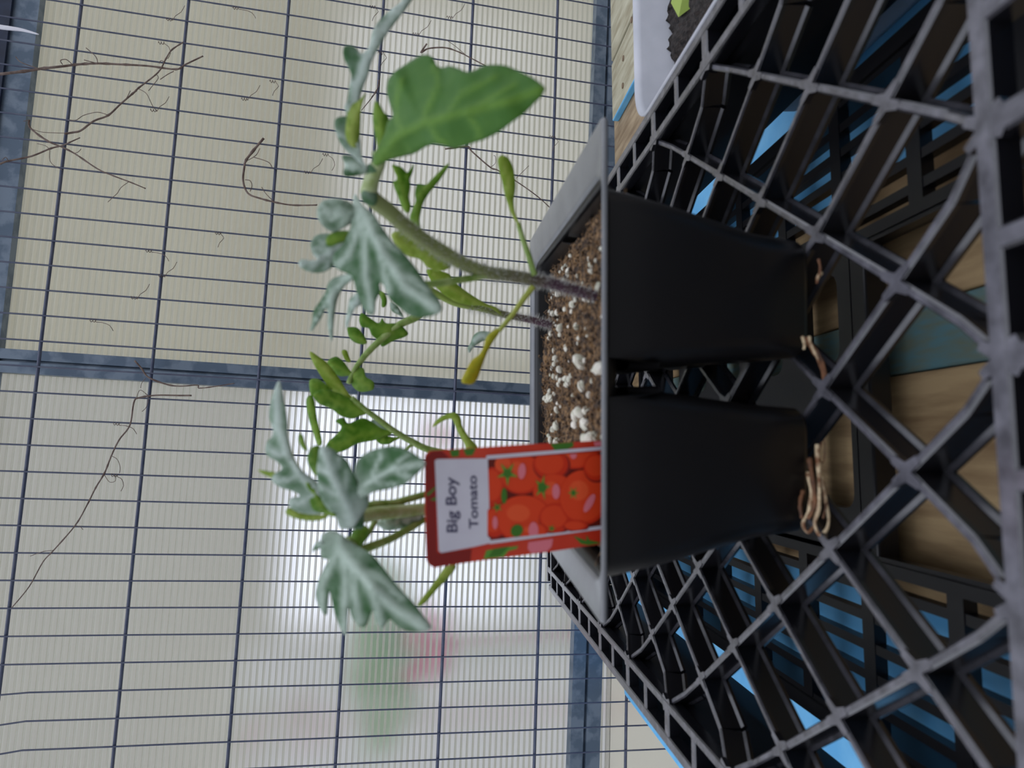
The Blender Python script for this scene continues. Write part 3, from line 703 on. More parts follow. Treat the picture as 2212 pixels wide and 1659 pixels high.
for cx, cy, rx, ry, mi in toms:
    shape(bm, clipq(ell(cx, cy, rx, ry)), lay, 1 if mi > 1 else 7); lay += .000006
    shape(bm, clipq(ell(cx-6, cy-8, rx*.93, ry*.93)), lay, mi); lay += .000006
    shape(bm, clipq(ell(cx-rx*.12, cy-ry*.15, rx*.75, ry*.7)), lay, mi if mi > 1 else 2); lay += .000006
    shape(bm, clipq(ell(cx-rx*.2, cy-ry*.25, rx*.4, ry*.36)), lay, min(mi+1, 3)); lay += .000006
for cx, cy, rx, ry, rot in ((885, 440, 26, 55, .1), (700, 795, 18, 45, 0), (1120, 580, 26, 52, 0), (1350, 660, 24, 70, .5), (965, 850, 34, 60, 0), (1240, 330, 22, 26, 0)):
    shape(bm, clipq(ell(cx, cy, rx, ry, rot)), lay, 4); lay += .000006
def calyx(bm, cx, cy, r, rot, mi=5, n=5, asp=1.):
    pts = []
    for k in range(2*n):
        a = rot + PI*k/n; rr = r*(1 if k % 2 == 0 else .3); pts.append((cx+rr*math.cos(a)*asp, cy+rr*math.sin(a)))
    return pts
for cx, cy, r, rot, n, asp in ((785, 455, 88, .3, 5, .9), (1025, 552, 95, 1.2, 5, .6), (1240, 590, 48, 0, 6, .9), (715, 690, 40, .5, 5, 1), (1090, 835, 30, 0, 5, 1)):
    shape(bm, clipq(calyx(bm, cx, cy, r, rot, 5, n, asp)), lay, 6); lay += .000006
    shape(bm, clipq(ell(cx, cy, r*.33, r*.36)), lay, 5); lay += .000006
for cx, cy, rx, ry, rot in ((762, 610, 20, 55, 0), (850, 850, 40, 45, .8)):
    shape(bm, clipq(ell(cx, cy, rx, ry, rot)), lay, 5); lay += .000006
tag(build('tomato_picture', bm, cols, root), 'printed photo of ripe red tomatoes with green stalks')
l2 = .00006
for pts, mi in (([(218, 350), (260, 306), (330, 299), (385, 345), (285, 360), (300, 1000), (320, 1006), (540, 975), (530, 1062), (330, 1092), (288, 1100), (252, 1084), (232, 1048)], 7),
                ([(385, 297), (455, 290), (450, 338), (402, 342)], 5), ([(480, 290), (570, 280), (545, 330), (500, 334)], 5), ([(1080, 250), (1240, 240), (1240, 270), (1200, 288), (1110, 296)], 5),
                ([(225, 600), (290, 545), (292, 560), (240, 612)], 5), ([(250, 640), (292, 615), (294, 645)], 5),
                ([(640, 985), (860, 955), (850, 975), (790, 990), (760, 1030), (620, 1045)], 6), ([(690, 975), (800, 958), (740, 1020), (650, 1035)], 5),
                ([(930, 930), (1100, 905), (1090, 960), (1060, 990), (950, 1005), (925, 975)], 4), ([(1240, 885), (1330, 920), (1330, 880), (1350, 915), (1440, 935), (1340, 950), (1290, 940)], 5),
                ([(1380, 240), (1450, 232), (1450, 262), (1390, 268)], 4)):
    bm = bmesh.new(); shape(bm, pts, l2, 0); l2 += .000004; build('border_print', bm, cols[mi], root)
m_pw = mat('tag_white_print', srgb(214, 212, 222), .45, col2=srgb(206, 202, 214), scale=80)
bm = bmesh.new()
shape(bm, [(285, 368), (300, 357), (640, 352), (667, 935), (560, 960), (330, 1003), (312, 990)], .00022)
tag(build('name_panel', bm, m_pw, root), 'white panel reading Big Boy Tomato')
bm = bmesh.new(); shape(bm, [(640, 332), (1446, 270), (1448, 292), (640, 358)], .00024); shape(bm, [(665, 918), (1458, 812), (1458, 836), (665, 942)], .00024); shape(bm, [(636, 352), (650, 352), (668, 938), (662, 940)], .00023)
build('white_line', bm, m_pw, root)
m_txt = mat('tag_dark_ink', srgb(64, 62, 92), .5)
def text(s, base, ln, hgt, cy):
    """s written along the tag: baseline pixel x 'base', from pixel y ln[0] (left) to ln[1] (right)"""
    cu = bpy.data.curves.new('t', 'FONT'); cu.body = s; cu.size = 1; cu.offset = .02
    to = bpy.data.objects.new('t', cu); C.objects.link(to)
    dg = bpy.context.evaluated_depsgraph_get(); me = bpy.data.meshes.new_from_object(to.evaluated_get(dg))
    bpy.data.objects.remove(to)
    xs = [v.co.x for v in me.vertices]; x0, x1 = min(xs), max(xs)
    for v in me.vertices:
        t = (v.co.x-x0)/(x1-x0); y = ln[0] + (ln[1]-ln[0])*t
        x = base[0] + (base[1]-base[0])*t - v.co.y*hgt
        v.co = tp(x, y, .0003)
    return me
me = text('Big Boy', (440, 428), (862, 480), 105, 0); link('lettering', me, m_txt, root, False)
me = text('Tomato', (583, 572), (836, 470), 88, 0); link('lettering', me, m_txt, root, False)

# ---------------------------------------------------------------- plants
def seg_dist(p, a, b):
    ab = b-a; t = max(0, min(1, (p-a).dot(ab)/max(ab.length_squared, 1e-9))); return (p-(a+ab*t)).length, t
def leaf(parent, name, outline, mid, m, fold=.25, vw=7, nv=4, veins=None, wav=.0012, step=9, edgepale=0, th=.00035, cup=0., base=70):
    """outline: closed list of (x, y); mid: midrib (x, y, depth) from base to tip; the blade bends away from the midrib"""
    ol = [Vector((p.x, p.y)) for p in crom([(x, y, 0) for x, y in outline], 4, True)]
    md = [Vector((x, y)) for x, y, d in mid]; mdd = [d for x, y, d in mid]
    L = [0]
    for a, b in zip(md, md[1:]): L.append(L[-1] + (b-a).length)
    VS = [(md[i], md[i+1]) for i in range(len(md)-1)]
    sv = []
    if veins is None:
        veins = []
        for k in range(1, nv+1):
            t = L[-1]*k/(nv+1.2)
            for i in range(len(md)-1):
                if L[i] <= t <= L[i+1]:
                    a = md[i].lerp(md[i+1], (t-L[i])/(L[i+1]-L[i])); d = (md[i+1]-md[i]).normalized(); s = Vector((-d.y, d.x))
                    ln = L[-1]*.36*(1-.4*k/nv)
                    for sg in (-1, 1): veins.append([a, a+(d*.75+s*sg*.7)*ln*.5, a+(d*1.65+s*sg*1.25)*ln*.55])
    for v in veins:
        v = [Vector(q) for q in v]
        for a, b in zip(v, v[1:]): sv.append((a, b))
    xs = [p.x for p in ol]; ys = [p.y for p in ol]
    pts = []; n = len(ol)
    for p in ol:
        if not pts or (p-pts[-1]).length > 2.0: pts.append(p)
    if (pts[0]-pts[-1]).length < 2: pts.pop()
    n = len(pts)
    def inside(p):
        c = False; j = n-1
        for i in range(n):
            a, b = pts[i], pts[j]
            if (a.y > p.y) != (b.y > p.y) and p.x < (b.x-a.x)*(p.y-a.y)/(b.y-a.y)+a.x: c = not c
            j = i
        return c
    inner = []; x = min(xs); row = 0
    while x < max(xs):
        y = min(ys) + (row % 2)*step/2
        while y < max(ys):
            q = Vector((x+random.uniform(-1, 1), y+random.uniform(-1, 1)))
            if inside(q) and min((q-o_).length for o_ in pts) > step*.45: inner.append(q)
            y += step
        x += step*.87; row += 1
    vv, ee, ff, *_ = delaunay_2d_cdt(pts+inner, [], [list(range(n))], 1, 1e-4)
    seed = random.random()*50
    def depth(p):
        best = (1e9, 0, 0)
        for i, (a, b) in enumerate(VS):
            d, t = seg_dist(p, a, b)
            if d < best[0]: best = (d, i, t)
        d, i, t = best; base = mdd[i] + (mdd[i+1]-mdd[i])*t
        mm = d/F*base
        dv = min([seg_dist(p, a, b)[0] for a, b in sv] or [99])
        ridge = -.0005*math.exp(-(dv/6)**2) - .0007*math.exp(-(d/7)**2)
        return base + fold*mm + cup*mm*mm*40 + wav*noise.noise(Vector((p.x*.018, p.y*.018, seed))) + ridge, d, dv
    me = bpy.data.meshes.new(name); co = []; vein = []
    for q in vv:
        q = Vector((q.x, q.y)); dp, d, dv = depth(q); co.append(W(q.x, q.y, dp))
        s_ = max(math.exp(-(d/vw)**2), .8*math.exp(-(dv/(vw*.7))**2))
        if edgepale:
            e_ = min((q-o_).length for o_ in pts); s_ = max(s_, edgepale*math.exp(-(e_/9)**2))
        bs = min(base, L[-1]*.3)
        if base: s_ = max(s_, .9*math.exp(-((q-md[0]).length/bs)**2))
        vein.append(s_)
    me.from_pydata(co, [], [list(f) for f in ff]); me.update()
    at = me.attributes.new('vein', 'FLOAT', 'POINT')
    for i, v in enumerate(vein): at.data[i].value = v
    ob = link(name, me, m, parent)
    s_ = ob.modifiers.new('thickness', 'SOLIDIFY'); s_.thickness = th; s_.offset = 0
    return ob
def stalk(parent, name, pts, r0, r1, m, sub=6):
    bm = bmesh.new(); tube(bm, [W(*p) for p in pts], lambda t: r0+(r1-r0)*t, 12, sub); return build(name, bm, m, parent, True)
def hairs(parent, pts, r, n, L=.0016, t0=0, t1=1):
    q = crom([W(*p) for p in pts], 10); bm = bmesh.new()
    for _ in range(n):
        i = random.randrange(int(t0*(len(q)-2)), max(1, int(t1*(len(q)-1)))); p = q[i]; d = (q[i+1]-p).normalized(); s = d.orthogonal().normalized()
        s = Matrix.Rotation(random.random()*2*PI, 3, d) @ s; l_ = L*random.uniform(.6, 1.3)
        p = p.lerp(q[i+1], random.random())
        a = p+s*r*.9; b = a+s*l_+d*random.uniform(-.3, .3)*l_; u = d*.00009; v = s.cross(d)*.00009
        vs = [bm.verts.new(a+u), bm.verts.new(a-u+v), bm.verts.new(a-u-v)]; t = bm.verts.new(b)
        for k in range(3): bm.faces.new((vs[k], vs[(k+1) % 3], t))
    o_ = build('stem_hair', bm, m_hair, parent); o_['kind'] = 'stuff'; return o_
def stem_gradient(name, lowc, highc, z0, z1):
    m = mat(name, highc, .6); t = m.node_tree; p = t.nodes['Principled BSDF']
    g = t.nodes.new('ShaderNodeTexCoord'); s = t.nodes.new('ShaderNodeSeparateXYZ'); r = t.nodes.new('ShaderNodeMapRange')
    t.links.new(g.outputs['Object'], s.inputs[0]); t.links.new(s.outputs['Z'], r.inputs['Value'])
    r.inputs['From Min'].default_value = z0; r.inputs['From Max'].default_value = z1
    n = t.nodes.new('ShaderNodeTexNoise'); n.inputs['Scale'].default_value = 250; t.links.new(g.outputs['Object'], n.inputs['Vector'])
    ad = t.nodes.new('ShaderNodeMath'); ad.operation = 'MULTIPLY_ADD'; ad.inputs[1].default_value = .5; t.links.new(n.outputs[0], ad.inputs[0])
    sb = t.nodes.new('ShaderNodeMath'); sb.operation = 'SUBTRACT'; sb.inputs[1].default_value = .25; sb.use_clamp = True
    t.links.new(r.outputs[0], ad.inputs[2]); t.links.new(ad.outputs[0], sb.inputs[0])
    mx = t.nodes.new('ShaderNodeMix'); mx.data_type = 'RGBA'; mx.inputs[6].default_value = lowc; mx.inputs[7].default_value = highc
    t.links.new(sb.outputs[0], mx.inputs[0]); t.links.new(mx.outputs[2], p.inputs['Base Color']); return m
# -- front right plant
PSTEM = c5([(2090, 735, .226), (1936, 690, .224), (1800, 650, .222), (1660, 618, .219), (1500, 592, .216), (1380, 575, .213), (1260, 530, .210), (1150, 470, .207), (1020, 390, .203), (900, 300, .199), (800, 210, .196), (720, 150, .194), (680, 100, .193)])
P1 = empty('tomato_seedling', W(*PSTEM[0]), 'tallest tomato seedling with purple hairy stem and big leaves in the right front cell', 'seedling', 'tomato seedlings in the black pack')
m_ps = stem_gradient('purple_to_green_stem', srgb(72, 48, 62), srgb(122, 132, 78), W(*PSTEM[2]).z, W(*PSTEM[6]).z)
stalk(P1, 'stem', PSTEM, .00165, .0024, m_ps); hairs(P1, PSTEM, .0018, 1500, .0018, 0, .8)
top = c5([(680, 100, .193), (690, 60, .191), (700, 20, .190), (725, -40, .189), (745, -90, .188), (735, -150, .187)])
stalk(P1, 'stem', top, .0024, .0016, m_stem)
stalk(P1, 'petiole', c5([(1400, 590, .213), (1300, 610, .211), (1200, 625, .208), (1030, 650, .203), (900, 640, .199)]), .0010, .0011, m_stem2)
big = c4([(575,985),(572,930),(600,880),(640,800),(660,730),(690,690),(672,620),(655,560),(655,510),(665,470),(700,430),(760,390),(820,350),(870,330),(905,330),(930,350),(950,390),(985,405),(1030,395),(1080,410),(1130,430),(1180,420),(1230,395),(1290,388),(1360,392),(1440,425),(1520,465),(1570,500),(1597,530),(1570,580),(1530,620),(1470,680),(1400,730),(1320,790),(1240,830),(1180,850),(1120,870),(1060,885),(1000,870),(930,860),(880,880),(820,915),(760,930),(700,945),(650,960),(610,985)])
leaf(P1, 'leaf', big, c4([(575,1010,.187),(640,900,.182),(720,810,.176),(860,740,.168),(1000,700,.163),(1200,650,.158),(1400,600,.155),(1590,532,.153)]), m_big, fold=.35, vw=9, base=75,
     veins=[c4(v) for v in ([(860,740),(900,640),(960,500),(940,400)], [(1000,700),(1100,560),(1300,460)], [(1150,665),(1250,600),(1420,500)], [(1130,680),(1200,770),(1210,820)], [(900,730),(960,830),(1000,860)], [(740,800),(700,650),(740,480)])], step=10)
leaf(P1, 'leaflet', c4([(575,645),(583,607),(605,620),(635,670),(660,700),(672,760),(655,850),(610,900),(588,830),(570,720)]), c4([(630,890,.184),(620,760,.181),(588,620,.179)]), m_grn, nv=2)
up = c4([(860,-70),(800,5),(760,60),(690,150),(640,220),(600,290),(560,370),(545,430),(515,510),(492,580),(486,650),(482,720),(490,800),(497,880),(505,950),(540,1010),(500,990),(460,945),(425,915),(395,885),(368,845),(353,805),(340,760),(345,712),(385,695),(412,690),(400,640),(415,600),(428,520),(438,450),(425,410),(400,360),(390,310),(400,278),(440,275),(470,290),(500,320),(530,305),(550,270),(560,220),(580,160),(620,110),(690,50),(740,10),(810,-80)])
leaf(P1, 'leaf', up, c4([(530,1010,.188),(470,850,.187),(455,700,.186),(470,520,.186),(520,380,.187),(600,200,.190),(700,80,.193),(820,-60,.198)]), m_sil2, fold=-.2, vw=11, nv=6)
leaf(P1, 'leaflet', c4([(385,935),(430,930),(480,950),(520,985),(530,1030),(480,1048),(410,1055),(390,1030),(402,990)]), c4([(530,1010,.188),(460,990,.187),(395,985,.187)]), m_sil, nv=2)
leaf(P1, 'leaflet', c4([(500,640),(525,560),(488,600),(430,640),(412,720),(405,800),(420,850),(450,880),(480,870),(490,800)]), c4([(460,880,.186),(450,760,.184),(500,620,.184)]), m_yg, nv=2)
cl = c5([(600,110),(650,180),(710,230),(750,290),(790,350),(830,400),(880,450),(930,510),(970,560),(1010,620),(1060,690),(1100,740),(1120,790),(1100,820),(1040,840),(980,845),(920,830),(870,790),(820,750),(790,700),(775,655),(745,640),(750,680),(740,710),(722,750),(720,800),(705,830),(680,822),(650,790),(630,740),(610,690),(597,640),(582,600),(545,580),(510,565),(480,540),(468,500),(480,460),(510,430),(540,390),(560,350),(575,310),(580,270),(585,200)])
leaf(P1, 'leaf', cl, c5([(640,110,.192),(650,200,.184),(700,340,.178),(790,500,.174),(900,660,.171),(1100,800,.170)]), m_sil, fold=.3, vw=11,
     veins=[c5(v) for v in ([(645,200),(655,400),(665,600),(705,810)], [(630,200),(600,380),(560,480),(500,530)], [(690,330),(760,380),(850,440)], [(750,440),(780,600),(800,690)], [(850,590),(950,620),(1040,700)], [(640,300),(590,330)])], step=9)
leaf(P1, 'leaflet', c5([(600,195),(570,160),(520,142),(470,138),(410,150),(378,190),(376,240),(400,290),(440,325),(480,335),(530,310),(590,275),(625,240)]), c5([(640,210,.188),(540,230,.184),(385,215,.182)]), m_sil, fold=.3, vw=8, nv=3, edgepale=.6)
leaf(P1, 'leaflet', c5([(570,345),(500,350),(430,345),(372,355),(340,390),(335,430),(350,470),(378,500),(330,505),(285,500),(263,520),(280,550),(330,575),(400,578),(450,555),(490,520),(530,460),(560,400)]), c5([(600,320,.188),(500,420,.186),(400,490,.185),(275,525,.184)]), m_sil2, vw=9, nv=3, edgepale=.3)
leaf(P1, 'leaflet', c5([(600,560),(560,585),(515,595),(470,612),(440,645),(422,700),(390,750),(352,810),(345,870),(330,932),(360,905),(398,850),(428,790),(440,830),(438,900),(456,988),(468,960),(470,900),(480,810),(500,720),(545,650),(600,610)]), c5([(620,560,.186),(540,620,.188),(470,700,.190),(452,800,.191),(456,980,.193)]), m_sil, vw=7, nv=3, veins=[c5([(470,690),(420,780),(335,925)])])
leaf(P1, 'leaflet', c5([(630,690),(600,710),(570,740),(558,800),(545,865),(550,915),(572,850),(602,790),(640,760)]), c5([(650,700,.184),(590,770,.187),(552,905,.190)]), m_sil2, nv=2)
# lobe of the crown hanging towards the left
leaf(P1, 'leaflet', c5([(600,330),(560,330),(500,330),(450,350),(428,375),(430,410),(460,420),(500,400),(560,380)]), c5([(610,340,.187),(520,370,.185),(430,390,.184)]), m_grn, nv=2)
leaf(P1, 'leaflet', c4([(685,985),(740,1000),(775,1030),(812,980),(805,1030),(787,1070),(792,1120),(782,1180),(792,1230),(785,1270),(765,1268),(745,1240),(725,1190),(700,1130),(688,1090),(705,1080),(712,1060),(695,1020)]), c4([(775,1265,.213),(750,1140,.211),(690,990,.209)]), m_grn, nv=3, vw=5)
leaf(P1, 'leaflet', c4([(1022,975),(990,1000),(950,1040),(920,1070),(885,1105),(850,1100),(830,1110),(820,1160),(825,1200),(805,1250),(790,1300),(800,1340),(840,1400),(860,1390),(845,1320),(855,1260),(875,1200),(910,1145),(960,1085),(1012,1010)]), c4([(850,1395,.212),(825,1260,.211),(860,1150,.210),(1015,985,.208)]), m_grn, nv=2, vw=5)
leaf(P1, 'leaflet', c4([(680,1400),(760,1375),(830,1400),(900,1440),(950,1500),(1020,1570),(1030,1600),(960,1620),(900,1600),(850,1550),(780,1530),(720,1480)]), c4([(700,1420,.214),(840,1480,.216),(1010,1600,.218)]), m_yg, nv=4, vw=5)
cot = c4([(1450,1350),(1420,1280),(1410,1200),(1420,1120),(1415,1050),(1405,1000),(1380,950),(1345,928),(1325,935),(1315,960),(1322,1010),(1340,1080),(1355,1150),(1378,1230),(1402,1290),(1435,1345)])
leaf(P1, 'seed_leaf', cot, c4([(1445,1350,.219),(1400,1220,.219),(1380,1080,.218),(1340,935,.217)]), m_yg, nv=0, vw=4, fold=.2)
stalk(P1, 'petiole', c4([(1437,1335,.219), (1465,1430,.2185), (1500,1530,.218), (1535,1648,.2175)]), .00075, .0010, m_stem2)
cot = c5([(1470,905),(1425,925),(1385,965),(1370,1020),(1340,1070),(1300,1100),(1265,1160),(1237,1220),(1250,1240),(1300,1243),(1330,1210),(1352,1150),(1378,1080),(1412,1010),(1460,940)])
leaf(P1, 'seed_leaf', cot, c5([(1465,920,.216),(1390,1010,.215),(1330,1130,.214),(1255,1230,.213)]), m_yel, nv=0, vw=3, fold=.2)
stalk(P1, 'petiole', c5([(1460,925,.216), (1540,830,.217), (1600,745,.2175), (1665,660,.218)]), .0007, .0010, stem_gradient('yellow_green_stalk', srgb(150,160,70), srgb(180,176,60), 0, 1))
# -- back right plant
P2S = c5([(1830, 915, .322), (1780, 895, .320), (1650, 860, .316), (1500, 830, .312), (1350, 790, .309), (1200, 760, .306), (1080, 700, .303), (980, 640, .300), (850, 560, .298), (700, 500, .295)])
P2 = empty('tomato_seedling', W(*P2S[0]), 'thinner tomato seedling behind, half hidden by the tallest one', 'seedling', 'tomato seedlings in the black pack')
stalk(P2, 'stem', P2S, .0016, .0014, stem_gradient('purple_to_green_stem_thin', srgb(84, 60, 74), srgb(126, 146, 62), W(*P2S[2]).z, W(*P2S[5]).z)); hairs(P2, P2S, .0014, 900, .0026, 0, .5)
leaf(P2, 'leaf', c5([(1485,830),(1450,790),(1380,762),(1300,715),(1240,672),(1185,625),(1160,585),(1100,568),(1030,560),(1045,610),(1085,665),(1140,715),(1200,750),(1280,772),(1350,775),(1420,795),(1470,832)]), c5([(1480,830,.311),(1350,765,.305),(1220,700,.300),(1050,575,.294)]), m_yg, nv=3, vw=4)
leaf(P2, 'seed_leaf', c5([(1430,950),(1400,932),(1350,930),(1312,950),(1290,1000),(1273,1030),(1283,1060),(1310,1022),(1360,988),(1410,975)]), c5([(1420,955,.30),(1340,960,.30),(1282,1045,.30)]), m_sil2, nv=0, vw=5)
pet = c5([(1060, 760, .303), (970, 840, .300), (850, 900, .297), (700, 1030, .294), (610, 1140, .292), (560, 1240, .290)])
stalk(P2, 'petiole', pet, .0019, .0010, m_stem2)
leaf(P2, 'leaflet', c5([(640,820),(690,850),(740,880),(762,850),(785,880),(860,885),(915,935),(900,960),(830,985),(765,1020),(740,985),(700,950),(682,910),(640,900),(625,860)]), c5([(790,920,.295),(740,900,.294),(650,850,.293)]), m_grn, vw=4, nv=3, veins=[c5([(790,930),(850,940),(900,940)])])
leaf(P2, 'leaflet', c5([(553,912),(575,903),(615,910),(650,950),(670,1000),(620,1002),(572,972)]), c5([(690,1015,.294),(620,960,.293),(555,915,.292)]), m_grn, vw=3, nv=2)
leaf(P2, 'leaflet', c5([(435,1110),(485,1080),(530,1110),(560,1150),(585,1185),(545,1195),(500,1192),(460,1150)]), c5([(590,1180,.291),(520,1150,.290),(440,1112,.289)]), m_grn, vw=3, nv=3)
leaf(P2, 'leaflet', c5([(520,1048),(548,1042),(566,1085),(574,1112),(545,1105)]), c5([(572,1112,.291),(530,1052,.290)]), m_yg, vw=3, nv=0)
leaf(P2, 'leaflet', c5([(600,1150),(650,1150),(665,1200),(710,1230),(710,1275),(650,1290),(610,1280),(580,1240),(590,1190)]), c5([(585,1185,.291),(640,1230,.289),(705,1265,.288)]), m_grn, vw=4, nv=3, edgepale=.4)
leaf(P2, 'leaflet', c5([(740,685),(775,700),(790,740),(785,775),(760,785),(758,740)]), c5([(770,690,.297),(775,740,.296),(772,780,.295)]), m_grn, vw=3, nv=0)
leaf(P2, 'leaflet', c5([(810,755),(850,780),(880,820),(890,850),(860,830),(820,805)]), c5([(815,760,.297),(885,845,.296)]), m_sil, vw=3, nv=0)
# -- back left plant
P4S = c6([(1640, 700, .312), (1500, 640, .312), (1250, 560, .300), (1020, 515, .290), (900, 460, .286), (800, 400, .282), (720, 340, .279), (640, 280, .276), (560, 210, .274)])
P4 = empty('tomato_seedling', W(*P4S[0]), 'tomato seedling behind the tag with bright yellow-green leaflets crossing the post', 'seedling', 'tomato seedlings in the black pack')
stalk(P4, 'stem', P4S, .0017, .0010, m_stem2)
leaf(P4, 'leaflet', c5([(330,1050),(395,1088),(445,1130),(505,1210),(555,1290),(600,1345),(640,1400),(590,1360),(530,1320),(455,1275),(400,1200),(352,1120)]), c5([(640,1400,.276),(520,1270,.273),(420,1150,.270),(335,1055,.268)]), m_yg, vw=5, nv=2)
leaf(P4, 'leaflet', c5([(350,1310),(388,1280),(430,1275),(480,1290),(530,1310),(600,1345),(672,1412),(632,1432),(580,1450),(510,1430),(458,1390),(385,1360)]), c5([(665,1412,.277),(540,1370,.273),(440,1330,.270),(355,1312,.268)]), m_grn, vw=5, nv=3)
leaf(P4, 'leaflet', c5([(330,1222),(380,1215),(430,1250),(460,1278),(400,1292),(345,1320),(332,1290)]), c5([(460,1280,.274),(335,1250,.271)]), m_grn, vw=4, nv=2, edgepale=.5)
leaf(P4, 'leaflet', c5([(310,1335),(345,1312),(362,1380),(372,1450),(402,1590),(378,1605),(350,1530),(320,1430)]), c5([(395,1600,.262),(350,1470,.264),(328,1330,.266)]), m_grn, vw=5, nv=2)
leaf(P4, 'leaf', c5([(420,1640),(440,1590),(485,1550),(520,1500),(485,1465),(530,1445),(560,1480),(640,1448),(700,1470),(760,1510),(825,1530),(780,1560),(700,1582),(610,1600),(540,1640),(450,1660)]), c5([(830,1525,.284),(700,1530,.279),(560,1580,.272),(430,1650,.268)]), m_grn, vw=5, nv=4)
leaf(P4, 'leaflet', c5([(690,1470),(740,1455),(790,1500),(840,1530),(800,1530),(740,1500)]), c5([(840,1530,.285),(700,1465,.283)]), m_sil, vw=4, nv=0)
leaf(P4, 'leaflet', c6([(700,440),(745,430),(800,440),(850,440),(810,460),(770,480),(720,475)]), c6([(850,440,.284),(710,460,.282)]), m_grn, vw=3, nv=0)
leaf(P4, 'seed_leaf', c6([(1028,382),(1055,340),(1100,310),(1155,297),(1188,325),(1202,380),(1240,440),(1290,500),(1290,560),(1240,560),(1215,480),(1185,430),(1160,372),(1138,335),(1090,345)]), c6([(1270,550,.250),(1215,440,.251),(1165,330,.252),(1035,378,.254)]), m_yg, vw=4, nv=0)
stalk(P4, 'petiole', c6([(1020,515,.290),(950,480,.288),(900,490,.286),(860,520,.285),(790,500,.283)]), .0007, .0006, m_stem2)
# -- front left plant
P3S = c6([(1640, 850, .236), (1400, 850, .232), (1200, 845, .226), (990, 858, .216), (850, 868, .210), (720, 880, .203), (600, 900, .196), (520, 905, .190)])
P3 = empty('tomato_seedling', W(*P3S[0]), 'downy silver tomato seedling in the left front cell, its stem hidden by the tag', 'seedling', 'tomato seedlings in the black pack')
stalk(P3, 'stem', P3S, .0020, .0020, m_stem)
stalk(P3, 'petiole', c6([(1020,760,.222),(970,775,.219),(880,800,.214),(800,822,.210),(690,830,.205),(600,860,.200)]), .0010, .0013, m_stem2)
stalk(P3, 'petiole', c6([(980,915,.216),(900,965,.211),(800,1020,.206),(700,1062,.200),(600,1090,.194),(540,1040,.188)]), .0010, .0014, m_stem2)
stalk(P3, 'petiole', c6([(700,920,.203),(660,990,.200),(600,1060,.194)]), .0008, .0008, m_stem2)
leaf(P3, 'leaf', c6([(700,935),(800,900),(870,890),(965,878),(965,912),(880,960),(770,978),(730,960)]), c6([(700,945,.209),(830,925,.211),(960,895,.214)]), m_sil, nv=4, vw=4)
tall = c6([(142,115),(112,180),(92,250),(86,330),(110,400),(100,440),(72,470),(66,530),(92,560),(130,580),(160,620),(112,655),(102,690),(150,730),(220,752),(262,780),(212,792),(200,830),(230,860),(300,882),(380,882),(450,850),(410,780),(350,690),(280,640),(222,560),(192,430),(190,350),(165,200)])
leaf(P3, 'leaf', tall, c6([(480,860,.182),(360,760,.181),(270,660,.181),(190,520,.182),(140,380,.184),(130,250,.187),(142,125,.190)]), m_sil2, fold=.2, vw=10, nv=0, veins=[c6(v) for v in ([(200,540),(130,540),(80,500)], [(270,660),(190,690),(110,680)], [(360,770),(280,820),(215,820)])], edgepale=.3)
leaf(P3, 'leaflet', c6([(190,440),(225,555),(282,638),(352,695),(330,720),(260,665),(205,580)]), c6([(340,710,.183),(250,620,.184),(195,460,.186)]), m_yg, nv=0, vw=3)
leaf(P3, 'leaflet', c6([(20,630),(70,635),(125,648),(112,675),(60,658)]), c6([(120,662,.186),(28,633,.188)]), m_yg, nv=0, vw=3)
leaf(P3, 'leaflet', c6([(182,880),(202,850),(262,878),(330,888),(425,888),(402,912),(330,922),(240,908)]), c6([(420,895,.184),(300,895,.185),(188,872,.186)]), m_yg, nv=0, vw=4)
leaf(P3, 'leaflet', c6([(300,700),(340,730),(390,790),(440,850),(470,900),(400,880),(340,860),(320,800),(350,780),(310,740)]), c6([(460,890,.180),(380,820,.180),(305,705,.181)]), m_grn, nv=2, vw=4)
cen = c6([(382,500),(420,495),(455,512),(530,570),(570,640),(600,700),(650,750),(655,830),(610,900),(570,960),(500,965),(470,900),(420,850),(382,780),(360,650),(368,560)])
leaf(P3, 'leaf', cen, c6([(570,900,.182),(520,800,.177),(460,680,.173),(400,510,.170)]), m_sil2, fold=.3, vw=11, nv=2)
oval = c6([(560,770),(575,700),(585,600),(635,540),(700,510),(790,493),(860,503),(930,540),(988,592),(945,645),(885,700),(800,732),(700,752),(640,780),(590,800)])
leaf(P3, 'leaf', oval, c6([(560,790,.181),(660,700,.174),(800,620,.169),(985,592,.166)]), m_sil, fold=.35, vw=7, nv=2, edgepale=.15, base=50)
low = c6([(385,1060),(392,1010),(430,985),(480,990),(540,1035),(600,1072),(680,1120),(755,1210),(835,1310),(920,1400),(990,1490),(1022,1542),(970,1562),(890,1560),(830,1532),(782,1492),(740,1540),(705,1505),(682,1440),(645,1530),(605,1530),(565,1480),(545,1425),(535,1500),(528,1582),(500,1545),(465,1460),(435,1325),(425,1400),(415,1468),(382,1430),(355,1360),(365,1290),(402,1200),(432,1150),(388,1135)])
leaf(P3, 'leaf', low, c6([(500,960,.186),(500,1060,.180),(560,1170,.175),(680,1300,.172),(840,1450,.171),(1010,1545,.171)]), m_sil, fold=.3, vw=13,
     veins=[c6(v) for v in ([(500,1080),(530,1250),(520,1400),(526,1560)], [(490,1080),(430,1200),(385,1300),(400,1430)], [(570,1190),(580,1350),(610,1500)], [(680,1300),(700,1400),(735,1510)], [(600,1200),(720,1250),(850,1370)])], step=9)
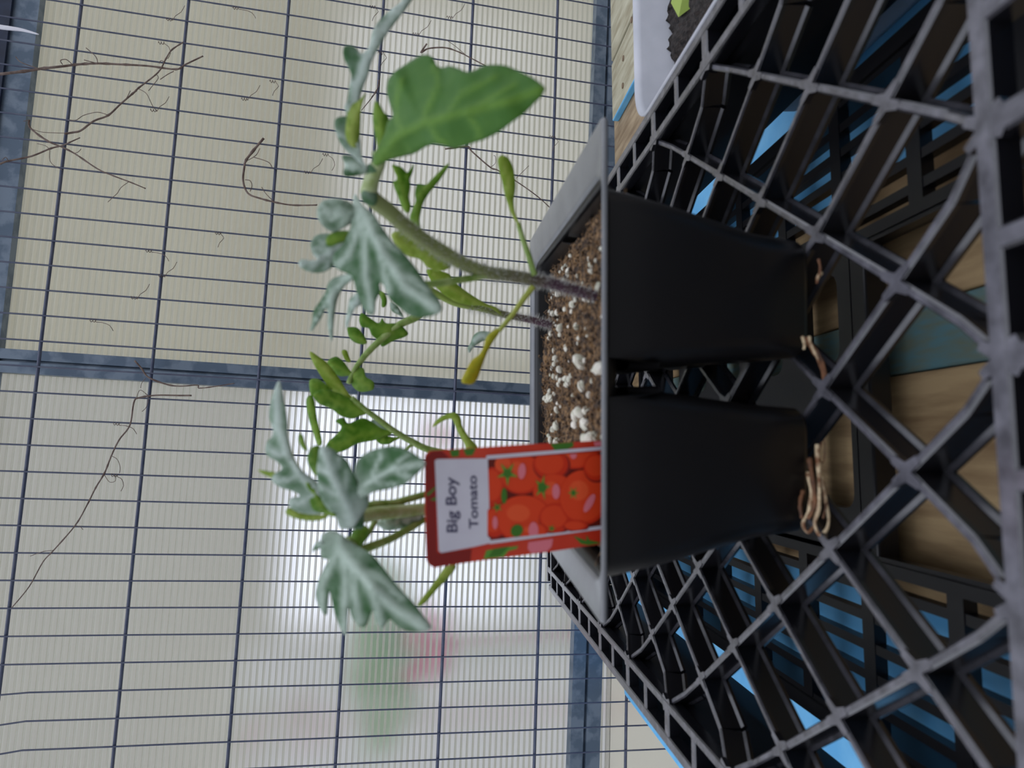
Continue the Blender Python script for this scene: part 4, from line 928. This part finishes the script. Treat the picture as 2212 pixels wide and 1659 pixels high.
leaf(P3, 'leaflet', c6([(330,1102),(358,1052),(388,1038),(395,1070),(360,1090)]), c6([(392,1050,.182),(335,1098,.183)]), m_sil2, nv=0, vw=3)
leaf(P3, 'leaflet', c6([(330,500),(372,490),(402,540),(395,600),(360,660),(325,620),(305,560)]), c6([(370,650,.192),(350,500,.190)]), m_grn, nv=2, vw=4)
leaf(P3, 'leaflet', c6([(262,418),(282,440),(292,480),(305,520),(275,500),(256,455)]), c6([(300,515,.194),(266,425,.195)]), m_grn, nv=0, vw=4)
leaf(P3, 'leaflet', c6([(560,1000),(600,960),(640,950),(660,990),(630,1050),(590,1090),(560,1050)]), c6([(640,960,.194),(580,1070,.192)]), m_grn, nv=2, vw=4)
leaf(P3, 'seed_leaf', c6([(1105,1190),(1165,1185),(1112,1260),(1052,1320),(992,1390),(952,1417),(945,1402),(1000,1330),(1060,1250)]), c6([(1140,1180,.214),(1050,1290,.212),(950,1410,.210)]), m_yg, nv=0, vw=4)
stalk(P3, 'petiole', c6([(1350,870,.228),(1250,1020,.220),(1140,1185,.214)]), .0008, .0008, m_stem2)
# crown knots join the leaf bases of each plant
def knot(parent, x, y, d, r, m):
    bm = bmesh.new(); bmesh.ops.create_icosphere(bm, subdivisions=3, radius=r, matrix=Matrix.Translation(W(x, y, d)))
    for v in bm.verts: v.co += (v.co - W(x, y, d))*noise.noise(v.co*300)*.6
    build('growing_tip', bm, m, parent, True)
knot(P1, 799, 425, .192, .0022, m_sil2); knot(P1, 806, 370, .189, .0017, m_sil2); knot(P3, 762, 1118, .187, .0030, m_sil2)
# small lime leaf in the tub
TB = Wz(1462, 14, -.011)
bm = bmesh.new(); vs = [bm.verts.new(TB + Vector(v)) for v in ((-.004, -.006, -.006), (.006, -.007, -.002), (.012, .002, 0), (.008, .009, 0), (-.002, .006, -.003))]
bm.faces.new(vs); bmesh.ops.solidify(bm, geom=bm.faces[:], thickness=.0005)
tag(build('sprout_leaf', bm, mat('lime_leaf', srgb(170, 190, 96), .6, trans=.3)), 'lime green sprout leaf on the soil of the white tub', 'leaf')
